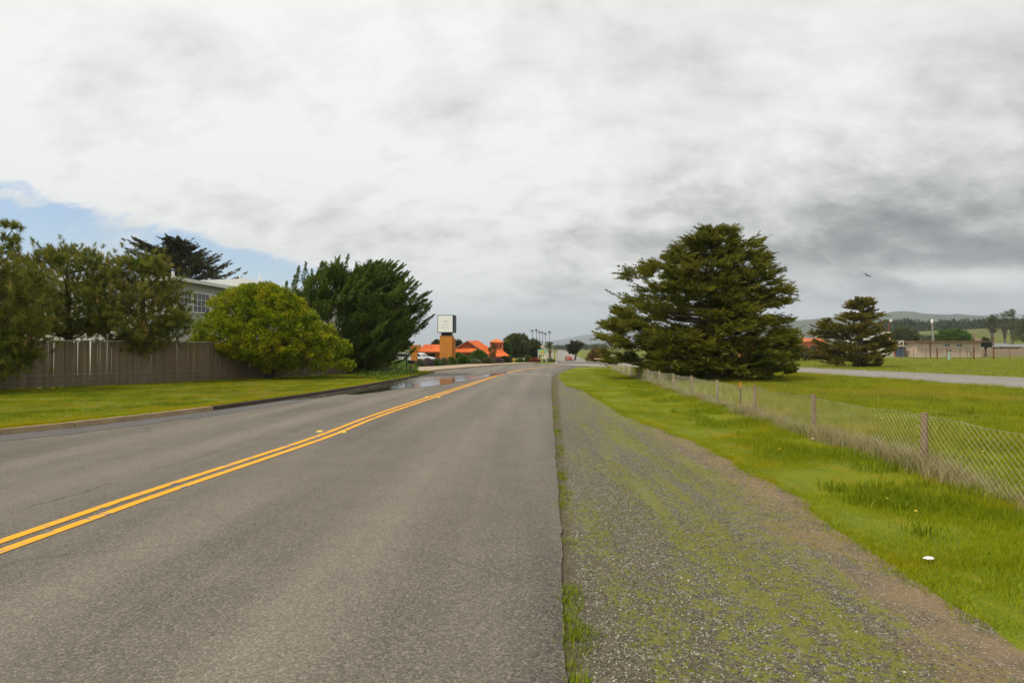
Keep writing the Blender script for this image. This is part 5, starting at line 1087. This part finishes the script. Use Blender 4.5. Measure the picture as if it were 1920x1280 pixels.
def scatter(x0, x1, y0, y1, n, dens_pow=1.0):
    """more points near the camera"""
    y = y0 * (y1 / y0) ** (RNG.random(n) ** dens_pow); return np.column_stack([x0 + (x1 - x0) * RNG.random(n), y])
verge = sh_out[:-2] + [(3.05, 1.5)] ; vp = [tuple(p) for p in sh_out] + [UP(FU - .05, -2), UP(FU - .05, 47), tuple(G(1125, 687.5).xy), tuple(G(1090, 688.6).xy)]
# verge ground sheet
sheet('verge', vp, .004, M['verge'])
P = scatter(1.5, 9.5, 2.0, 50, 60000, .9); P = P[inpoly(P, vp)]; print('verge', len(P))
nv = fnoise(P, .8, 1); hv = np.clip(.75 + 1.2 * nv, .25, 2.0); dst = np.clip((P[:, 0] - U * P[:, 1] - 2.2) / 2.0, .0, 1.0); hv = hv * (.55 + 1.1 * dst)
grass('verge_grass', P, 12, .052, .007, 'grass', .05, .7, .004, 'short bright green grass of the verge between gravel and wire fence', hv * (1 + P[:, 1] / 60), vbase=.62 - .55 * nv - .15 * dst)
ep = []
for i in range(2600):
    k = int(len(sh_out) * random.random() ** .8) % (len(sh_out) - 4); q = sh_out[k]
    if q[1] < 26: ep.append((q[0] + random.gauss(.03, .06), q[1] + random.gauss(0, .05)))
grass('edge_grass', np.array(ep), 10, .035, .008, 'grass', .04, .9, .006, 'low grass creeping over the gravel at the edge of the verge')
# taller tufts near the fence
P = scatter(1.5, 9.5, 2.5, 47, 9000, .9); u_ = P[:, 0] - U * P[:, 1]; nn_ = fnoise(P, .9, 4); P = P[(u_ > 2.9) & (u_ < 4.7) & (nn_ > .05)]; print('tufts', len(P))
grass('tall_tuft', P, 14, .13, .010, 'weed', .07, .6, .004, 'darker taller grass tufts scattered over the verge near the fence', None, 2)
P = scatter(3, 9.5, 2.0, 47, 2700, .9); P[:, 0] = FU + U * P[:, 1] + RNG.normal(size=len(P)) * .13
hv_ = np.clip(.8 + 1.1 * fnoise(P, .7, 6), .3, 1.7); grass('dry_grass', P, 11, .23, .008, 'grass_dry', .06, .75, .0, 'dry tan grass grown through the foot of the low wire fence', hv_, 2)
# field beyond the wire fence
fpoly = [UP(FU + .05, 1), UP(FU + .05, 47)] + [tuple(p) for p in hw_lo[:-2]] + [(21.2, 12), (21.4, 1)]
P = scatter(4.7, 27, 3.0, 68, 62000, .75); P = P[inpoly(P, fpoly)]; nf_ = fnoise(P, .35, 2); nf2 = fnoise(P, 1.3, 12); print('field', len(P))
grass('field_grass', P, 9, .16, .013, 'grass_field', .10, .7, 0, 'taller green grass of the field between wire fence and highway', np.clip(.9 + .9 * nf_ + .6 * nf2, .35, 1.9), 1, vbase=.62 - .7 * nf2 + .3 * nf_)
# far side of highway
P = np.column_stack([RNG.uniform(22, 110, 16000), RNG.uniform(20, 105, 16000)]); hx = np.interp(P[:, 1], [0, 20, 33, 48, 60, 75], [31, 31, 31, 27.5, 25.5, 22]); P = P[P[:, 0] > hx]; print('far', len(P))
grass('far_field_grass', P, 9, .16, .035, 'grass_field', .3, .6, 0, 'green grass of the field beyond the highway')
# lawn
lp = [tuple(p) for p in kin] + lawn_far; fl = fence_a - fence_d * 6
P = np.column_stack([RNG.uniform(-24, -5, 90000), 5 + 37 * RNG.random(90000) ** 1.3]); P = P[inpoly(P, lp)]; side_ = (P[:, 0] - fence_a.x) * sd_.y - (P[:, 1] - fence_a.y) * sd_.x; P = P[(side_ > -.1) & (np.abs(P[:, 0]) < P[:, 1] * .98 + 1)][:36000]; print('lawn', len(P))
side_ = (P[:, 0] - fence_a.x) * sd_.y - (P[:, 1] - fence_a.y) * sd_.x; kp_ = (fnoise(P, 1.5, 17) + .35 * fnoise(P, 4.5, 18)) < .24 + .3 * RNG.random(len(P)); P = P[kp_]; nl_ = fnoise(P, .7, 7) + .7 * fnoise(P, 2.6, 19)
grass('lawn_grass', P, 11, .055, .010, 'grass', .06, .7, .125, 'short yellow-green grass of the lawn before the slatted fence', np.clip(1 + nl_, .4, 1.8), 1, vbase=.45 - .8 * nl_)
# weeds along the asphalt edge and over the kerb
E_ = []
for i in range(560):
    y = 1.9 * (26 / 1.9) ** random.random(); x = np.interp(y, [p[1] for p in edge_r], [p[0] for p in edge_r])
    if mnoise.noise(Vector((0, y * 1.1, 2))) > .0: E_.append((x + abs(random.gauss(.05, .05)), y))
grass('edge_weeds', np.array(E_), 12, .045, .009, 'weed', .025, .9, .006, 'small green weeds along the broken right edge of the asphalt', np.array([random.uniform(.5, 1.3) for _ in E_]), 1)
P = scatter(.3, 3.0, 2.0, 14, 5200, .9); u_ = P[:, 0] - U * P[:, 1]; mo = fnoise(P * np.array([2.2, .5]), 1.0, 14); P = P[(mo > .08) & (u_ > .25)]; P = P[inpoly(P, [tuple(p) for p in sh_in] + sh_out)]; print('moss', len(P))
grass('moss_tufts', P, 9, .014, .008, 'grass', .022, 1.0, .006, 'tiny moss and seedling tufts on the gravel shoulder')
KP = []
for i in range(2600):
    t_ = random.random(); j = 1 + int(t_ * 9.99); a, c = kerb[j], kerb[min(j + 1, len(kerb) - 1)]; f = random.random(); p = a.lerp(c, f) + Vector((-.19 - abs(random.gauss(0, .12)), 0)); KP.append(tuple(p))
grass('kerb_grass', np.array(KP), 10, .07, .010, 'grass', .06, 1.3, .13, 'ragged grass hanging over the left kerb', None, 1, vbase=np.full(len(KP), .8))
# yellow flowers dotted in the verge
fb = MB()
for i in range(18):
    y = random.uniform(4, 24); x = U * y + random.uniform(2.5, 7.5)
    if abs(x - U * y - FU) < .2: continue
    fb.sphere((x, y, gz(x, y) + .09), .012 + .006 * (y / 10), 6, 3, (1, 1, .5))
o = stuff(fb.build('yellow_flowers', M['yellow_plain'])); props(o, 'tiny yellow flowers dotted through the verge grass', 'flowers')
# pebbles
def pebbles():
    n = 26000; P = scatter(.05, 3.4, 1.9, 12, n, .9); P[:, 0] += U * P[:, 1]; P = P[inpoly(P, [tuple(p) for p in sh_in] + sh_out)]; ex = np.interp(P[:, 1], [p[1] for p in edge_r], [p[0] for p in edge_r]); P = P[P[:, 0] > ex + .03]; P = P[fnoise(P * np.array([2.2, .4]), 1.0, 21) > -.12]; n = len(P)
    s = .0035 + .0065 * RNG.random(n) ** 3; o8 = np.array([(1, 0, 0), (0, 1, 0), (-1, 0, 0), (0, -1, 0), (0, 0, .7), (0, 0, -.5)], float)
    V = o8[None] * s[:, None, None] * RNG.uniform(.65, 1.3, (n, 6, 1)); a = RNG.random(n) * 2 * PI; ca, sa = np.cos(a)[:, None], np.sin(a)[:, None]
    V = np.stack([V[..., 0] * ca - V[..., 1] * sa, V[..., 0] * sa + V[..., 1] * ca, V[..., 2]], 2); V[..., 0] += P[:, :1]; V[..., 1] += P[:, 1:]; V[..., 2] += (gzv(P) + .008)[:, None]
    f = np.array([(0, 1, 4), (1, 2, 4), (2, 3, 4), (3, 0, 4), (1, 0, 5), (2, 1, 5), (3, 2, 5), (0, 3, 5)]); F = (np.arange(n)[:, None, None] * 6 + f[None]).reshape(-1, 3)
    a_ = NT('pebble_stone'); at_ = a_.n('ShaderNodeAttribute', attribute_name='var'); c = a_.mix(at_.outputs['Fac'], (.09, .085, .065), (.25, .225, .17)); c = a_.mix(a_.mapr(at_.outputs['Fac'], .93, .97), c, (.50, .46, .38)); a_.done(c, .8)
    o = link('pebbles', np_mesh('pebbles', V.reshape(-1, 3), F, a_.m, np.repeat(RNG.random(n), 6))); stuff(o); props(o, 'loose grey and tan pebbles strewn over the gravel shoulder', 'pebbles')
pebbles()
# ------------------------------------------------------------------ litter and bird
def litter(label, p, s, seed):
    rnd = random.Random(seed); n = 12; v = [(0, 0, s * .22)]; 
    for k in range(2):
        for i in range(n): a = 2 * PI * i / n; r = s * (.28 + .22 * k) * rnd.uniform(.7, 1.15); v.append((r * math.cos(a) * 1.5, r * math.sin(a) * .8, s * (.20 - .16 * k) * rnd.uniform(.5, 1.4)))
    f = [(0, 1 + i, 1 + (i + 1) % n) for i in range(n)] + [(1 + i, 1 + n + i, 1 + n + (i + 1) % n, 1 + (i + 1) % n) for i in range(n)]
    b2 = [(x, y, max(z - s * .06, -.005)) for x, y, z in v]; N1 = len(v); bb = MB(); bb.add(v + b2, f + [tuple(i + N1 for i in reversed(q)) for q in f] + [(1 + n + i, N1 + 1 + n + i, N1 + 1 + n + (i + 1) % n, 1 + n + (i + 1) % n) for i in range(n)])
    o = bb.build('crumpled_paper', M['litter'], None, False, (p.x, p.y, p.z + .045)); props(o, label, 'litter')
litter('crumpled white paper lying on the verge grass near the gravel edge', G(1742, 1058), .056, 3)
litter('small white scrap of litter at the foot of a fence post', G(1524, 827), .045, 5)
P0 = at(1626, 516.5, 70); bb = MB()
bb.tube((-.22, 0, .02), (-.05, 0, .0), .015, .05, 6); bb.tube((-.05, 0, 0), (.12, 0, 0), .05, .045, 6, False); bb.tube((.12, 0, 0), (.2, 0, .01), .045, .012, 6)
for sg in (-1, 1):
    w = [(.06, 0, .03), (-.07, 0, .03), (-.10, sg * .28, .10), (.07, sg * .26, .12), (-.10, sg * .58, .02), (-.02, sg * .56, .04)]
    bb.add(w + [(x, y, z - .012) for x, y, z in w], [(0, 1, 2, 3), (3, 2, 4, 5), (9, 8, 7, 6), (11, 10, 8, 9), (0, 3, 9, 6), (3, 5, 11, 9), (1, 7, 8, 2), (2, 8, 10, 4), (4, 10, 11, 5)])
o = bb.build('bird', M['dark_steel'], None, False, P0); o.rotation_euler = (.35, .25, 2.0); props(o, 'dark bird gliding with spread wings against the grey clouds', 'bird')

# ------------------------------------------------------------------ haze
def haze():
    bb = MB(); box_wall(bb, -9500, 12500, -420, 10600, -7, 380); mm = bpy.data.materials.new('haze_air'); mm.use_nodes = True; nt = mm.node_tree; nt.nodes.clear()
    v = nt.nodes.new('ShaderNodeVolumePrincipled'); v.inputs['Color'].default_value = (.82, .90, 1, 1); v.inputs['Density'].default_value = 2.0e-4; v.inputs['Anisotropy'].default_value = .2
    out = nt.nodes.new('ShaderNodeOutputMaterial'); nt.links.new(v.outputs[0], out.inputs['Volume']); o = bb.build('haze', mm); stuff(o); props(o, 'thin pale air haze over the whole place', 'haze')
haze()
